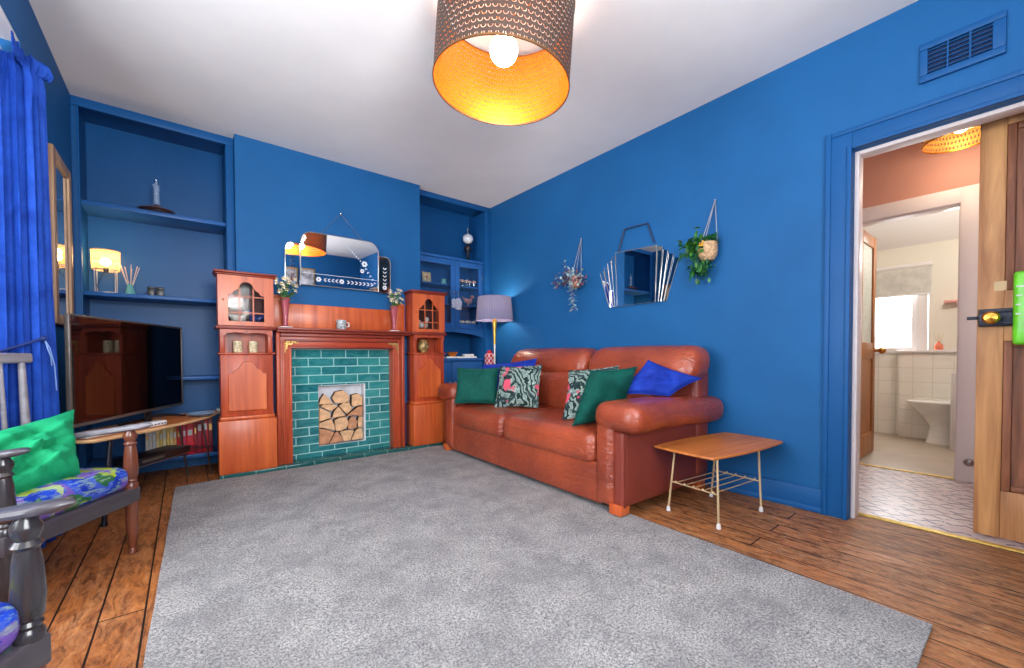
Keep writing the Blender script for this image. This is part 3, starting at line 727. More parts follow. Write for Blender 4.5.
# split logs (2D outlines in x,z metres from the opening's lower left)
LW, LH = OX1 - OX0 - 0.018, OZ1 - OZ0
logs = [
 [(0, 0), (.33, .02), (.13, .0)], ]
S = lambda *p: [(a * LW, b * LH) for a, b in p]
logs = [
 S((.01, .01), (.20, .01), (.33, .19), (.18, .25), (.01, .28)),
 S((.23, .01), (.52, .03), (.50, .10), (.40, .20), (.35, .18)),
 S((.545, .02), (.70, .02), (.78, .18), (.66, .205), (.46, .19)),
 S((.72, .02), (.97, .03), (.985, .13), (.95, .2), (.88, .215), (.80, .17)),
 S((.01, .30), (.18, .27), (.35, .22), (.345, .30), (.28, .42), (.02, .37)),
 S((.37, .215), (.50, .205), (.62, .26), (.645, .35), (.60, .43), (.45, .43), (.34, .39), (.36, .27)),
 S((.66, .22), (.83, .22), (.86, .34), (.80, .41), (.72, .43), (.66, .36), (.63, .27)),
 S((.88, .235), (.975, .22), (.985, .40), (.90, .42), (.87, .33)),
 S((.02, .395), (.26, .44), (.24, .54), (.02, .63)),
 S((.30, .44), (.45, .445), (.585, .45), (.50, .56), (.44, .62), (.34, .54)),
 S((.62, .445), (.72, .455), (.97, .43), (.985, .60), (.88, .59), (.70, .50)),
 S((.05, .645), (.26, .55), (.42, .625), (.33, .66), (.12, .675)),
 S((.02, .68), (.32, .675), (.22, .77), (.13, .845), (.06, .77)),
 S((.45, .635), (.52, .565), (.62, .48), (.74, .56), (.68, .67), (.56, .68)),
 S((.30, .77), (.36, .685), (.52, .67), (.68, .70), (.66, .81), (.54, .89), (.38, .87)),
 S((.73, .64), (.76, .60), (.97, .62), (.985, .76), (.88, .82), (.74, .80)),
]
where = ['bottom row, far left corner', 'bottom row, second from left', 'bottom row, third from left', 'bottom row, right corner', 'second row, against the left side', 'pale round one low in the middle',
 'reddish one right of the pale round one', 'slim one against the right side', 'third row, against the left side', 'central triangular one', 'third row, against the right side', 'flat one left of centre, upper half',
 'topmost on the left', 'just right of centre, upper half', 'large rounded one on top of the stack', 'topmost on the right']
for i, (poly, wh) in enumerate(zip(logs, where)):
    cx = sum(p[0] for p in poly) / len(poly); cz = sum(p[1] for p in poly) / len(poly)
    fwd = 0.012 * ((i * 37) % 5) / 5
    Mx = Matrix(((1, 0, 0, OX0 + .003 + cx), (0, 0, 1, TY0 + 0.012 + fwd), (0, 1, 0, OZ0 + .003 + cz), (0, 0, 0, 1)))
    pl = [((p[0] - cx) * 1.03, (p[1] - cz) * 1.03) for p in poly]
    lo = thing('split_log', 'split log in the fireplace stack: ' + wh, 'log', Mx.translation, 0, 'split logs in the fireplace')
    R0 = Matrix(((1, 0, 0, 0), (0, 0, 1, 0), (0, 1, 0, 0), (0, 0, 0, 1)))
    b = MB(); b.prism(pl, 0.006, 0.19 - i % 3 * .01, R0); bmesh.ops.recalc_face_normals(b.bm, faces=b.bm.faces[:])
    bo = b.build('log_bark', 'barkskin', lo, 20)
    f = MB(); k = 0.985; f.prism([(x * k, z * k) for x, z in pl], 0.0061, -0.002, R0, 0.05); bmesh.ops.recalc_face_normals(f.bm, faces=f.bm.faces[:])
    f.build('cut_face', 'bark2' if i in (0, 1, 6, 10) else 'bark', lo, 20)

# mantelpiece
mp = thing('mantelpiece', 'red mahogany mantelpiece framing the teal tiles', 'mantelpiece', (0, 0, 0))
SY = 3.70
for x0, x1 in ((0.565, 0.675), (1.525, 1.635)):
    b = MB(); b.span((x0, SY, hz), (x1, YB - 0.031, 1.0), 0.004)
    s = 1 if x0 < 1 else -1
    xo = x0 if s > 0 else x1
    b.span((xo, SY - 0.02, hz), (xo + s * 0.03, SY, 1.085), 0.008); b.span((xo + s * .044, SY - 0.012, hz), (xo + s * 0.062, SY, 1.035), 0.006)
    b.span((xo + s * .094, SY - 0.006, hz), (xo + s * 0.11, SY, 0.975), 0.004)
    b.build('upright', 'mahog', mp)
b = MB(); b.span((0.565, SY + .001, 0.96), (1.635, YB - 0.031, 1.09), 0.004)
b.build('lintel', 'mahogH', mp)
b = MB(); b.span((0.595, SY - 0.0205, 1.055), (1.605, SY, 1.085), 0.008); b.span((0.627, SY - 0.0125, 1.018), (1.573, SY, 1.036), 0.006); b.span((0.66, SY - .0065, .96), (1.54, SY, .975), .004)
b.build('lintel_moulding', 'mahogD', mp)
b = MB(); b.span((0.5645, 3.635, 1.108), (1.6905, YB - 0.001, 1.128), 0.006); b.span((0.5655, 3.655, 1.088), (1.69, YB - 0.001, 1.108), 0.008)
b.build('mantel_shelf', 'mahogD', mp)
b = MB()
def backf(u, v):
    return None
b.span((0.66, 3.80, 1.128), (1.60, YB - 0.001, 1.335), 0.004); b.span((0.5645, 3.80, 1.128), (0.66, YB - 0.001, 1.40), 0.004); b.span((1.60, 3.80, 1.128), (1.6905, YB - 0.001, 1.40), 0.004)
b.build('back_panel', 'mahogP', mp)
for s, xo in ((1, 0.672), (-1, 1.528)):
    b = MB(); y = SY - 0.004
    poly = [(0, 0), (.11, 0), (.10, -.022), (.075, -.018), (.055, -.034), (.032, -.032), (.03, -.058), (.016, -.072), (.02, -.095), (0, -.11)]
    Mx = Matrix(((s, 0, 0, xo - s * .055), (0, 0, -1, SY - 0.003), (0, 1, 0, 1.022), (0, 0, 0, 1)))
    b.prism(poly, 0, .006, Mx); bmesh.ops.recalc_face_normals(b.bm, faces=b.bm.faces[:])
    for k in range(5): b.ball((xo - s * (.055 - .012 - .02 * k), SY - .008, 1.012 - (.004 if k % 2 else 0)), .0075, u=8, v=6); b.ball((xo - s * (.055 - .012), SY - .008, 1.012 - .02 * k), .0075, u=8, v=6)
    b.build('corner_ornament', 'gold', mp, label='gilt leaf corner ornament')

def ogee(w, h, rise, n=9):
    """arched outline, x in [-w/2,w/2], flat sides up to h-rise, ogee to a central crown at h"""
    pts = [(-w / 2, 0), (w / 2, 0), (w / 2, h - rise)]
    pts += [(w * .40, h - rise * .95), (w * .34, h - rise * .72), (w * .26, h - rise * .62), (w * .2, h - rise * .42), (w * .16, h - rise * .18), (w * .08, h - rise * .03), (0, h)]
    pts += [(-x, z) for x, z in pts[-2:1:-1]]
    return pts
def display_cabinet(x0, x1, yf, label):
    W = x1 - x0; cx = (x0 + x1) / 2; yb = YB - 0.002
    c = thing('display_cabinet', label, 'cabinet', (cx, yf, hz), 0, 'mahogany display cabinets beside the fireplace'); D = yb - yf; h = W / 2; Z = lambda z: z - hz
    fr = lambda y: Matrix(((1, 0, 0, 0), (0, 0, -1, y), (0, 1, 0, 0), (0, 0, 0, 1)))
    b = MB(); b.span((-h - .0, -.025, 0), (h + .0, D, Z(.425)), .006); b.span((-h + .008, -.018, Z(.425)), (h - .008, D, Z(.455)), .012); b.build('plinth', 'mahogP', c)
    k = h - .018
    b = MB(); b.span((-k, 0, Z(.455)), (k, D, Z(.912)), .005); b.build('lower_case', 'mahog', c)
    p = MB(); pw = 2 * k - .085; p.prism([(x, z + Z(.485)) for x, z in ogee(pw, .38, .10)], 0, .016, fr(.001), .04); bmesh.ops.recalc_face_normals(p.bm, faces=p.bm.faces[:])
    p.build('arched_panel', 'mahogP', c, 25)
    b = MB(); b.span((-h + .004, -.012, Z(.912)), (h - .004, D, Z(.927)), .005); b.span((-k, 0.01, Z(.927)), (-k + .03, D, Z(1.10)), .003); b.span((k - .03, 0.01, Z(.927)), (k, D, Z(1.10)), .003); b.span((-k + .03, D - .015, Z(.927)), (k - .03, D, Z(1.10)))
    b.build('open_niche', 'mahog', c)
    # shaped valance over the niche
    nw = 2 * k - .05; v = MB(); H = .055
    poly = [(-k, 0), (-k, -.05)] + [(-nw / 2, -.05), (-nw / 2 + .015, -.03), (-nw / 4, -.022), (-.03, -.024), (0, -.032), (.03, -.024), (nw / 4, -.022), (nw / 2 - .015, -.03), (nw / 2, -.05)] + [(k, -.05), (k, 0)]
    v.prism([(x, z + Z(1.10)) for x, z in poly[::-1]], 0, .012, fr(.012)); bmesh.ops.recalc_face_normals(v.bm, faces=v.bm.faces[:]); bmesh.ops.triangulate(v.bm, faces=v.bm.faces[:]); v.build('valance', 'mahog', c, 25)
    b = MB(); b.span((-h - .008, -.018, Z(1.10)), (h + .008, D, Z(1.125)), .008); b.build('middle_ledge', 'mahogD', c)
    # glazed top box
    t0, t1 = Z(1.125), Z(1.50)
    b = MB(); b.span((-k - .01, 0.02, t0), (-k + .004, D, t1)); b.span((k - .004, 0.02, t0), (k + .01, D, t1)); b.span((-k + .004, D - .012, t0), (k - .004, D, t1)); b.span((-k + .004, .02, t0), (k - .004, D - .012, t0 + .012)); b.span((-k + .004, .02, t1 - .012), (k - .004, D - .012, t1)); b.build('upper_case', 'mahog', c); MB().span((-k + .005, D - .018, t0 + .0125), (k - .005, D - .0125, t1 - .0125)).build('shade_backing', plain('cabinet shade brown', rgb(74, 36, 30), 0.7), c)  # dark sheet at the back added to paint in the case's inner shade
    b = MB(); b.span((-h - .016, -.03, Z(1.512)), (h + .016, D, Z(1.528)), .006); b.span((-h - .006, -.016, Z(1.498)), (h + .006, D, Z(1.512)), .006); b.build('cornice', 'mahogD', c)
    # door: frame with arched opening
    ow, oh = 2 * k - .105, .295
    op = [(x, z + t0 + .035) for x, z in ogee(ow, oh, .10)]
    outer = [(-k - .01, t0 + .004), (k + .01, t0 + .004), (k + .01, t1 - .002), (-k - .01, t1 - .002)]
    d = MB(); bm = d.bm
    for yy in (0.0, .02):
        ov = [bm.verts.new((x, yy, z)) for x, z in outer]; iv = [bm.verts.new((x, yy, z)) for x, z in op]
        es = [bm.edges.new((ov[i], ov[(i + 1) % 4])) for i in range(4)] + [bm.edges.new((iv[i], iv[(i + 1) % len(iv)])) for i in range(len(iv))]
        bmesh.ops.triangle_fill(bm, use_beauty=True, edges=es)
        if yy == 0: o0, i0 = ov, iv
        else:
            for a, b2 in ((o0, ov), (i0, iv)):
                for i in range(len(a)): bm.faces.new((a[i], a[(i + 1) % len(a)], b2[(i + 1) % len(a)], b2[i]))
    bmesh.ops.recalc_face_normals(bm, faces=bm.faces[:])
    do = d.build('door', 'mahogP', c, 25)
    g = MB()
    zt = lambda x: t0 + .035 + oh - .10 + (.085 if abs(x) < ow * .2 else .035)
    for x in (-ow * .19, ow * .19): g.span((x - .004, .004, t0 + .035), (x + .004, .012, t0 + .035 + oh - .045))
    for z in (t0 + .10, t0 + .22): g.span((-ow / 2, .0045, z - .004), (ow / 2, .0115, z + .004))
    g.build('glazing_bars', 'mahogP', do)
    MB().span((-ow / 2 - .01, .013, t0 + .03), (ow / 2 + .01, .016, t0 + .035 + oh + .004)).build('glass', 'cabglass', do)
    MB().ball((-k + .022, -.006, t0 + .19), .007, u=10, v=8).build('knob', 'brass', do)
    return c
cabL = display_cabinet(0.185, 0.555, 3.655, 'mahogany display cabinet left of the mantel, nearer the television')
cabR = display_cabinet(1.70, 2.06, 3.655, 'mahogany display cabinet right of the mantel, nearer the sofa')
def candle_jar(loc, label):
    t_ = thing('candle_jar', label, 'candle', loc, 0, 'candle jars in the cabinet niche')
    MB().lathe([(0, 0), (.026, 0), (.03, .008), (.03, .085), (.027, .088)], 18).build('jar', plain('cream patterned jar', rgb(222, 206, 168), 0.3, var=0.35, scale=70), t_)
    MB().lathe([(0, .066), (.026, .066), (.026, .07), (0, .07)], 16).build('wax', 'china', t_)
candle_jar((0.318, 3.74, 0.928), 'cream patterned candle jar in the cabinet niche, left of its pair')
candle_jar((0.418, 3.74, 0.928), 'cream patterned candle jar in the cabinet niche, right of its pair')
po = MB(); po.lathe([(0, 0), (.03, 0), (.032, .006), (.056, .04), (.058, .07), (.045, .10), (.038, .115), (.046, .128), (.04, .128), (.03, .115), (0, .11)], 22, TR(1.86, 3.745, 0.928))
tag(po.build('lidded_pot', plain('gilded painted pot', rgb(190, 160, 104), 0.25, 0.4, 0.5, 40)), 'round gilded pot in the niche of the right mahogany cabinet', 'pot')
def figure(loc, label, s=1.0, col='china', rz=0):
    t_ = thing('bird_figurine', label, 'figurine', loc, rz, 'bird figurines behind glass')
    b = MB(); b.soft((0, 0, .055 * s), (.10 * s, .05 * s, .055 * s), .024 * s, n=4); b.ball((.05 * s, 0, .105 * s), .021 * s, u=12, v=8); b.tube([(.03 * s, 0, .07 * s), (.045 * s, 0, .09 * s), (.05 * s, 0, .105 * s)], .014 * s); b.tube([(-.04 * s, 0, .065 * s), (-.085 * s, 0, .10 * s)], [.018 * s, .004 * s]); b.build('body', col, t_)
    MB().lathe([(0, 0), (.03 * s, 0), (.026 * s, .01 * s), (.008 * s, .014 * s), (.008 * s, .035 * s)], 12).build('stand', 'brass', t_)
    MB().lathe([(.007 * s, 0), (0, .02 * s)], 8, TR(.068 * s, 0, .104 * s, 0, 0, PI / 2)).build('beak', 'petalY', t_)
figure((0.325, 3.73, 1.138), 'white bird figurine behind the glass of the left mahogany cabinet', .9, plain('ivory glaze', rgb(196, 190, 178), 0.4))
figure((0.44, 3.755, 1.138), 'small dark blue bird figurine behind the glass of the left mahogany cabinet', 1.0, plain('blue glaze', rgb(50, 60, 110), 0.2), 2.6)
figure((1.86, 3.745, 1.138), 'pale bird figurine behind the glass of the right mahogany cabinet', 1.2, plain('pearl glaze', rgb(214, 206, 196), 0.2), 0.5)
# vases with daisies
def vase(loc, label, seed):
    rnd = random.Random(seed)
    t_ = thing('flower_vase', label, 'vase', loc, 0, 'daisy vases on the mantel')
    MB().lathe([(0, 0), (.042, 0), (.044, .006), (.02, .014), (.017, .03), (.02, .10), (.028, .19), (.036, .235), (.033, .235), (.025, .19), (.016, .1), (.012, .03), (0, .028)], 20).build('vase_body', 'pinkglass', t_)
    MB().lathe([(0, -.0), (.052, 0), (.052, .005), (0, .005)], 20).build('coaster', 'china', t_)
    st = MB(); lf = MB(); pt = MB()
    for k in range(22):
        a = rnd.uniform(0, 6.28); rr = rnd.uniform(.01, .085); z = rnd.uniform(.29, .41) - rr * .3
        p = Vector((rr * math.cos(a), rr * .8 * math.sin(a), z))
        st.tube([(0, 0, .1), (p.x * .25, p.y * .25, .22), p], .0018, 5)
        n = Vector((p.x * 3, p.y * 3 - .35, .35)).normalized(); q = n.to_track_quat('Z', 'Y')
        for j in range(8):
            d = q @ Vector((math.cos(j * PI / 4), math.sin(j * PI / 4), .15)); pt.leaf(p, d, .027, .017, .1)
        pt.mark(0); pt.ball(p + n * .003, .0055, u=8, v=6); pt.mark(1)
    for k in range(46):
        a = rnd.uniform(0, 6.28); z = rnd.uniform(.20, .33); rr = rnd.uniform(.0, .05)
        lf.leaf((rr * math.cos(a), rr * math.sin(a), z), (math.cos(a), math.sin(a), rnd.uniform(.2, 1.4)), rnd.uniform(.03, .06), .014, .3)
    st.build('flower_stems', 'leaf', t_); lf.build('leaves', 'leaf', t_); pt.build('daisy_blossoms', ['petal', 'petalY'], t_)
vase((0.634, 3.685, 1.1285), 'pink glass vase of daisies on the left end of the mantel', 3)
vase((1.535, 3.685, 1.1285), 'pink glass vase of daisies on the right end of the mantel', 5)
mg = thing('patterned_mug', 'small white and black patterned mug in the middle of the mantel', 'mug', (1.065, 3.70, 1.1285))
MB().lathe([(0, 0), (.036, 0), (.04, .006), (.041, .08), (.036, .08), (.034, .012), (0, .01)], 22).build('mug_body', 'chinapat', mg)
MB().tube([(.04, 0, .062), (.062, 0, .058), (.064, 0, .03), (.04, 0, .02)], .005).build('handle', 'china', mg)

# overmantel mirror
mm = thing('overmantel_mirror', 'frameless mirror with etched flowers and two side wings hung by chain over the mantel', 'mirror', (1.095, 3.785, 1.50))
mm.rotation_euler = (math.radians(1.5), 0, 0)
def rpoly(w, h, r, corners=(1, 1, 1, 1), n=6):
    pts = []
    for (cx, cz, a0, on) in ((w / 2, 0, -90, corners[0]), (w / 2, h, 0, corners[1]), (-w / 2, h, 90, corners[2]), (-w / 2, 0, 180, corners[3])):
        if not on: pts.append((cx, cz)); continue
        ox = cx - math.copysign(r, cx); oz = r if cz == 0 else h - r
        for k in range(n + 1):
            a = math.radians(a0 + 90 * k / n); pts.append((ox + r * math.cos(a), oz + r * math.sin(a)))
    return pts
FR = Matrix(((1, 0, 0, 0), (0, 0, -1, 0), (0, 1, 0, 0), (0, 0, 0, 1)))
def mirror_panel(poly, m, parent, mat='mirror', edge=0.010):
    b = MB(); b.prism(poly, 0, .006, m); bmesh.ops.recalc_face_normals(b.bm, faces=b.bm.faces[:]); o = b.build('mirror_panel', mat, parent, 20)
    e = MB(); e.tube([m @ Vector((x, z, .006)) for x, z in poly], .0035, 6, True); e.build('bevelled_edge', 'mirroredge', o)
    return o
cen = mirror_panel(rpoly(.655, .445, .09, (0, 1, 1, 0)), FR, mm)
def wing(s, base, top):
    pts = [(0, 0), (.11, 0)] + [(.11 - .045 * (1 - math.cos(a * PI / 12)), top - .06 + .06 * math.sin(a * PI / 12)) for a in range(7)] + [(0, top)]
    pts = [(s * x, z) for x, z in pts]
    m = TR(s * .333, 0, -.01, -s * 0.03) @ FR
    return mirror_panel(pts, m, mm, 'mirror' if s < 0 else 'peach')
wl = wing(-1, 0, .345); wr = wing(1, 0, .335)
def flower(b, x, z, r, m, n=6):
    for k in range(n):
        a = 2 * PI * k / n; c = (x + r * .6 * math.cos(a), z + r * .6 * math.sin(a))
        b.prism([(c[0] + r * .38 * math.cos(q * PI / 4), c[1] + r * .38 * math.sin(q * PI / 4)) for q in range(8)], .0062, .0072, m)
def sprig(b, pts, m, r=.012):
    for (x, z, a) in pts:
        d = (math.cos(a), math.sin(a)); pr = (-d[1], d[0])
        b.prism([(x, z), (x + d[0] * r + pr[0] * r * .35, z + d[1] * r + pr[1] * r * .35), (x + d[0] * r * 2.4, z + d[1] * r * 2.4), (x + d[0] * r - pr[0] * r * .35, z + d[1] * r - pr[1] * r * .35)], .0062, .0072, m)
e = MB(); flower(e, .20, .235, .028, FR); flower(e, .18, .17, .02, FR)
for k in range(7): sprig(e, [(.17 - k * .018, .25 + k * .017, 2.5), (.165 - k * .018, .25 + k * .017, 1.5)], FR, .009)
for k in range(5): sprig(e, [(.21 + k * .02, .20 - k * .03, -.6), (.21 + k * .02, .20 - k * .03, -1.7)], FR, .009)
for x in (-.19, -.0): flower(e, x, .055, .022, FR)
for k in range(7): sprig(e, [(.07 + k * .035, .055, 2.6), (.07 + k * .035, .055, 3.7)], FR, .014)
for k in range(4): sprig(e, [(-.15 + k * .032, .055, .55), (-.15 + k * .032, .055, -.55)], FR, .013)
e.prism([(-.32, .098), (.32, .098), (.32, .101), (-.32, .101)], .0062, .0068, FR)
bmesh.ops.recalc_face_normals(e.bm, faces=e.bm.faces[:]); e.build('etched_flowers', 'etch', cen)
e = MB(); mw = TR(.333, 0, -.01, -.03) @ FR
for k in range(6): sprig(e, [(.055, .04 + k * .035, .9), (.055, .04 + k * .035, 2.2)], mw, .013)
flower(e, .055, .05, .022, mw); bmesh.ops.recalc_face_normals(e.bm, faces=e.bm.faces[:]); e.build('etched_sprig', 'etch', wr)
e = MB(); mw = TR(-.333, 0, -.01, .03) @ FR
for k in range(6): sprig(e, [(-.055, .04 + k * .035, .9), (-.055, .04 + k * .035, 2.2)], mw, .013)
flower(e, -.055, .05, .022, mw); bmesh.ops.recalc_face_normals(e.bm, faces=e.bm.faces[:]); e.build('etched_sprig', 'peach', wl)
ch = MB()
for sx in (-.17, .19):
    n = 15
    for k in range(n):
        a = Vector((sx * (1 - k / n), .012 - .0, .445 + .20 * k / n)); b2 = Vector((sx * (1 - (k + .75) / n), .012, .445 + .20 * (k + .75) / n)); ch.rod(a, b2, .0035 if k % 2 else .0022, seg=6)
ch.ball((0, .014, .65), .012); ch.build('hanging_chain', 'chrome', mm)

# ------------------------------------------------------------------ left alcove shelves and contents
def alcove_shelf(z, x0, x1, yf, t, label):
    s_ = MB().span((x0, yf, z - t), (x1, YAB, z), 0.004); return tag(s_.build('alcove_shelf', 'bluecab'), label, 'shelf', 'blue shelves in the left alcove')
alcove_shelf(1.955, XL + .026, 0.271, 3.955, .03, 'topmost blue shelf in the left alcove, holding the decanter')
alcove_shelf(1.345, XL + .026, 0.271, 3.955, .028, 'blue alcove shelf holding the lit wicker lamp')
alcove_shelf(0.745, XL + .026, 0.271, 4.02, .028, 'blue alcove shelf behind the television')
alcove_shelf(0.15, XL + .026, 0.271, 3.965, .03, 'lowest blue alcove shelf, with books under the bench')
dc = thing('ships_decanter', 'broad based decanter with clear glass neck on the top shelf', 'decanter', (-0.145, 4.05, 1.955))
MB().lathe([(0, 0), (.108, 0), (.116, .014), (.105, .03), (.05, .05), (.02, .064), (.016, .075)], 28).build('decanter_base', plain('smoky brown glass', rgb(52, 38, 40), 0.06, 0.2, 0.3, 6), dc)
MB().lathe([(.024, .068), (.019, .12), (.019, .20), (.028, .215), (.024, .217), (.015, .2), (.015, .08)], 20, caps=False).build('decanter_neck', 'china' if False else plain('bright clear glass', rgb(170, 196, 226), 0.04, 0, 0.05, Alpha=0.28), dc)
MB().lathe([(0, .215), (.012, .215), (.016, .235), (.010, .26), (0, .265)], 14).build('stopper', 'clear', dc)
MB().lathe([(.107, .028), (.109, .029), (.066, .046), (.062, .046)], 24, caps=False).build('copper_band', 'terra', dc)
sl = thing('wicker_table_lamp', 'lit wicker table lamp on a wire stand on the alcove shelf', 'table lamp', (-0.425, 4.06, 1.345))
t = NT('lit woven wicker'); v = t.coord((1, 1, 1)); tc = t.n('ShaderNodeTexCoord'); sp_ = t.n('ShaderNodeSeparateXYZ'); t.l(tc.outputs['Object'], sp_.inputs[0])
ang = t.math('ARCTAN2', sp_.outputs[1], sp_.outputs[0]); gx = t.math('LESS_THAN', t.math('FRACT', t.math('MULTIPLY', ang, 14)), 0.35)
gz = t.math('LESS_THAN', t.math('FRACT', t.math('MULTIPLY', sp_.outputs[2], 110)), 0.35)
wv = t.math('MAXIMUM', gx, gz)
pb = t.n('ShaderNodeBsdfDiffuse'); pb.inputs[0].default_value = rgb(216, 170, 120); tl = t.n('ShaderNodeBsdfTranslucent'); tl.inputs[0].default_value = rgb(250, 190, 120)
m1 = t.n('ShaderNodeMixShader'); m1.inputs[0].default_value = 0.6; t.l(pb.outputs[0], m1.inputs[1]); t.l(tl.outputs[0], m1.inputs[2])
m2 = t.n('ShaderNodeMixShader'); t.l(wv, m2.inputs[0]); m3 = t.n('ShaderNodeBsdfTransparent'); t.l(m3.outputs[0], m2.inputs[1]); t.l(m1.outputs[0], m2.inputs[2]); t.l(m2.outputs[0], t.out.inputs[0]); M['litwicker'] = t.m
MB().lathe([(.072, .165), (.076, .30)], 36, caps=False).build('shade', 'litwicker', sl)
r = MB()
for z, rr in ((.166, .073), (.232, .075), (.30, .077)): r.tube([(rr * math.cos(k * PI / 14), rr * math.sin(k * PI / 14), z) for k in range(28)], .003, 6, True)
r.build('shade_hoops', 'wicker', sl)
for k in range(4):
    a = PI / 4 + k * PI / 2; MB().rod((.072 * math.cos(a), .072 * math.sin(a), .003), (.074 * math.cos(a), .074 * math.sin(a), .17), .0035, seg=8).build('leg', plain('pale metal rod', rgb(206, 196, 190), 0.3, 0.5), sl)
r = MB(); r.tube([(.072 * math.cos(PI / 4 + k * PI / 2), .072 * math.sin(PI / 4 + k * PI / 2), .004) for k in range(4)], .003, 6, True); r.rod((-.05, 0, .17), (.05, 0, .17), .002); r.build('base_frame', 'steel', sl)
MB().lathe([(0, .15), (.012, .15), (.014, .165), (.014, .19), (0, .19)], 12).build('lamp_holder', 'black', sl)
MB().ball((0, 0, .225), .028).build('bulb', emit('wicker lamp bulb', (1, 0.72, 0.38, 1), 60), sl)
MB().tube([(0, 0, .16), (-.02, .0, .12), (-.05, .03, .06), (-.04, .08, .004)], .002).build('cord', 'black', sl)
rd = thing('reed_diffuser', 'glass reed diffuser beside the wicker lamp', 'diffuser', (-0.30, 4.05, 1.345))
MB().lathe([(0, 0), (.03, 0), (.032, .005), (.02, .045), (.014, .075), (.018, .08), (.012, .08), (.01, .06), (0, .01)], 18).build('bottle', 'tealglass', rd)
r = MB()
for k in range(9):
    a = k * .7; r.rod((0, 0, .02), (.052 * math.cos(a), .03 * math.sin(a), .205 + .012 * math.sin(k * 2)), .0024, seg=6)
r.build('reeds', plain('pale reed', rgb(226, 196, 172), 0.7), rd)
for i, (x, lb) in enumerate(((-.187, 'black cube candle box on the lamp shelf, left one'), (-.137, 'black cube candle box on the lamp shelf, right one'))):
    o = thing('candle_box', lb, 'box', (x, 4.06, 1.345), 0, 'black boxes on the lamp shelf')
    MB().span((-.02 - .004 * i, -.03, 0), (.02 + .004 * i, .03, .058), .002).build('box_body', 'black', o)
    MB().span((-.0205 - .004 * i, -.0305, .058), (.0205 + .004 * i, .0305, .07), .002).build('lid', 'black', o)
# books under the bench
bx = -0.232
bookspec = []
pal = [((206, 204, 200), .205), ((216, 210, 196), .21), ((196, 198, 204), .20), ((226, 210, 150), .205), ((222, 196, 110), .20), ((232, 222, 176), .21), ((214, 180, 96), .20), ((236, 206, 130), .205), ((210, 160, 90), .205)]
nm = ['grey white', 'ivory', 'pale grey', 'pale yellow', 'mustard', 'cream', 'ochre', 'butter yellow', 'tan']
for (c, h), n_ in zip(pal, nm): bookspec.append((.0185, h + .02, c, n_))
bookspec += [(.034, .23, (206, 24, 40), 'bright scarlet'), (.022, .23, (190, 30, 70), 'magenta red'), (.044, .235, (214, 22, 46), 'thick poppy red'), (.018, .25, (150, 20, 40), 'thin wine red'), (.032, .28, (160, 24, 52), 'tall cherry red'), (.036, .285, (176, 18, 40), 'tall ruby red'), (.028, .278, (120, 14, 34), 'tall dark maroon')]
for i, (w_, h_, c_, n_) in enumerate(bookspec):
    o = thing('book', n_ + ' spined book on the low alcove shelf under the bench', 'book', (bx + w_ / 2, 3.985, 0.15), 0, 'books on the low alcove shelf')
    cm = plain('book cover ' + n_, rgb(*c_), 0.5, var=0.12, scale=30)
    b = MB(); b.span((-w_ / 2, 0, 0), (w_ / 2, .006, h_), .002); b.span((-w_ / 2, .004, 0), (-w_ / 2 + .003, .16, h_)); b.span((w_ / 2 - .003, .004, 0), (w_ / 2, .16, h_)); b.build('cover', cm, o)
    MB().span((-w_ / 2 + .0032, .007, .004), (w_ / 2 - .0032, .155, h_ - .005)).build('pages', 'cream2', o)
    MB().span((-w_ / 2 * .6, -.0006, h_ * .62), (w_ / 2 * .6, .001, h_ * .80)).build('spine_label', 'whiteline' if i % 3 else 'gold', o)
    bx += w_ + .001
wh = MB().span((0.195, 4.03, 0.436), (0.266, 4.14, 0.478), .004); tag(wh.build('paper_stack', 'whiteline'), 'white box lying on top of the tall red books', 'box')

# wall mirror on left wall
wm = thing('wall_mirror', 'tall narrow mirror in a pale wooden frame on the window wall', 'mirror', (XL + .012, 3.47, 1.08))
f = MB(); W2, H_ = .225, .955
f.span((-.01, -W2, 0), (.018, -W2 + .055, H_), .006); f.span((-.01, W2 - .055, 0), (.018, W2, H_), .006); f.span((-.0095, -W2 + .055, 0), (.0175, W2 - .055, .055), .006); f.span((-.0095, -W2 + .055, H_ - .055), (.0175, W2 - .055, H_), .006)
f.build('mirror_frame', 'ashframe', wm); MB().span((-.008, -W2 + .05, .05), (.004, W2 - .05, H_ - .05)).build('mirror_glass', 'mirror', wm)
f = MB(); q = .058
for a, b2 in (((-W2 + q, q), (-W2 + q + .006, H_ - q)), ((W2 - q - .006, q), (W2 - q, H_ - q))): f.span((.006, a[0], a[1]), (.016, b2[0], b2[1]))
f.build('inner_slip', 'ashframe', wm)

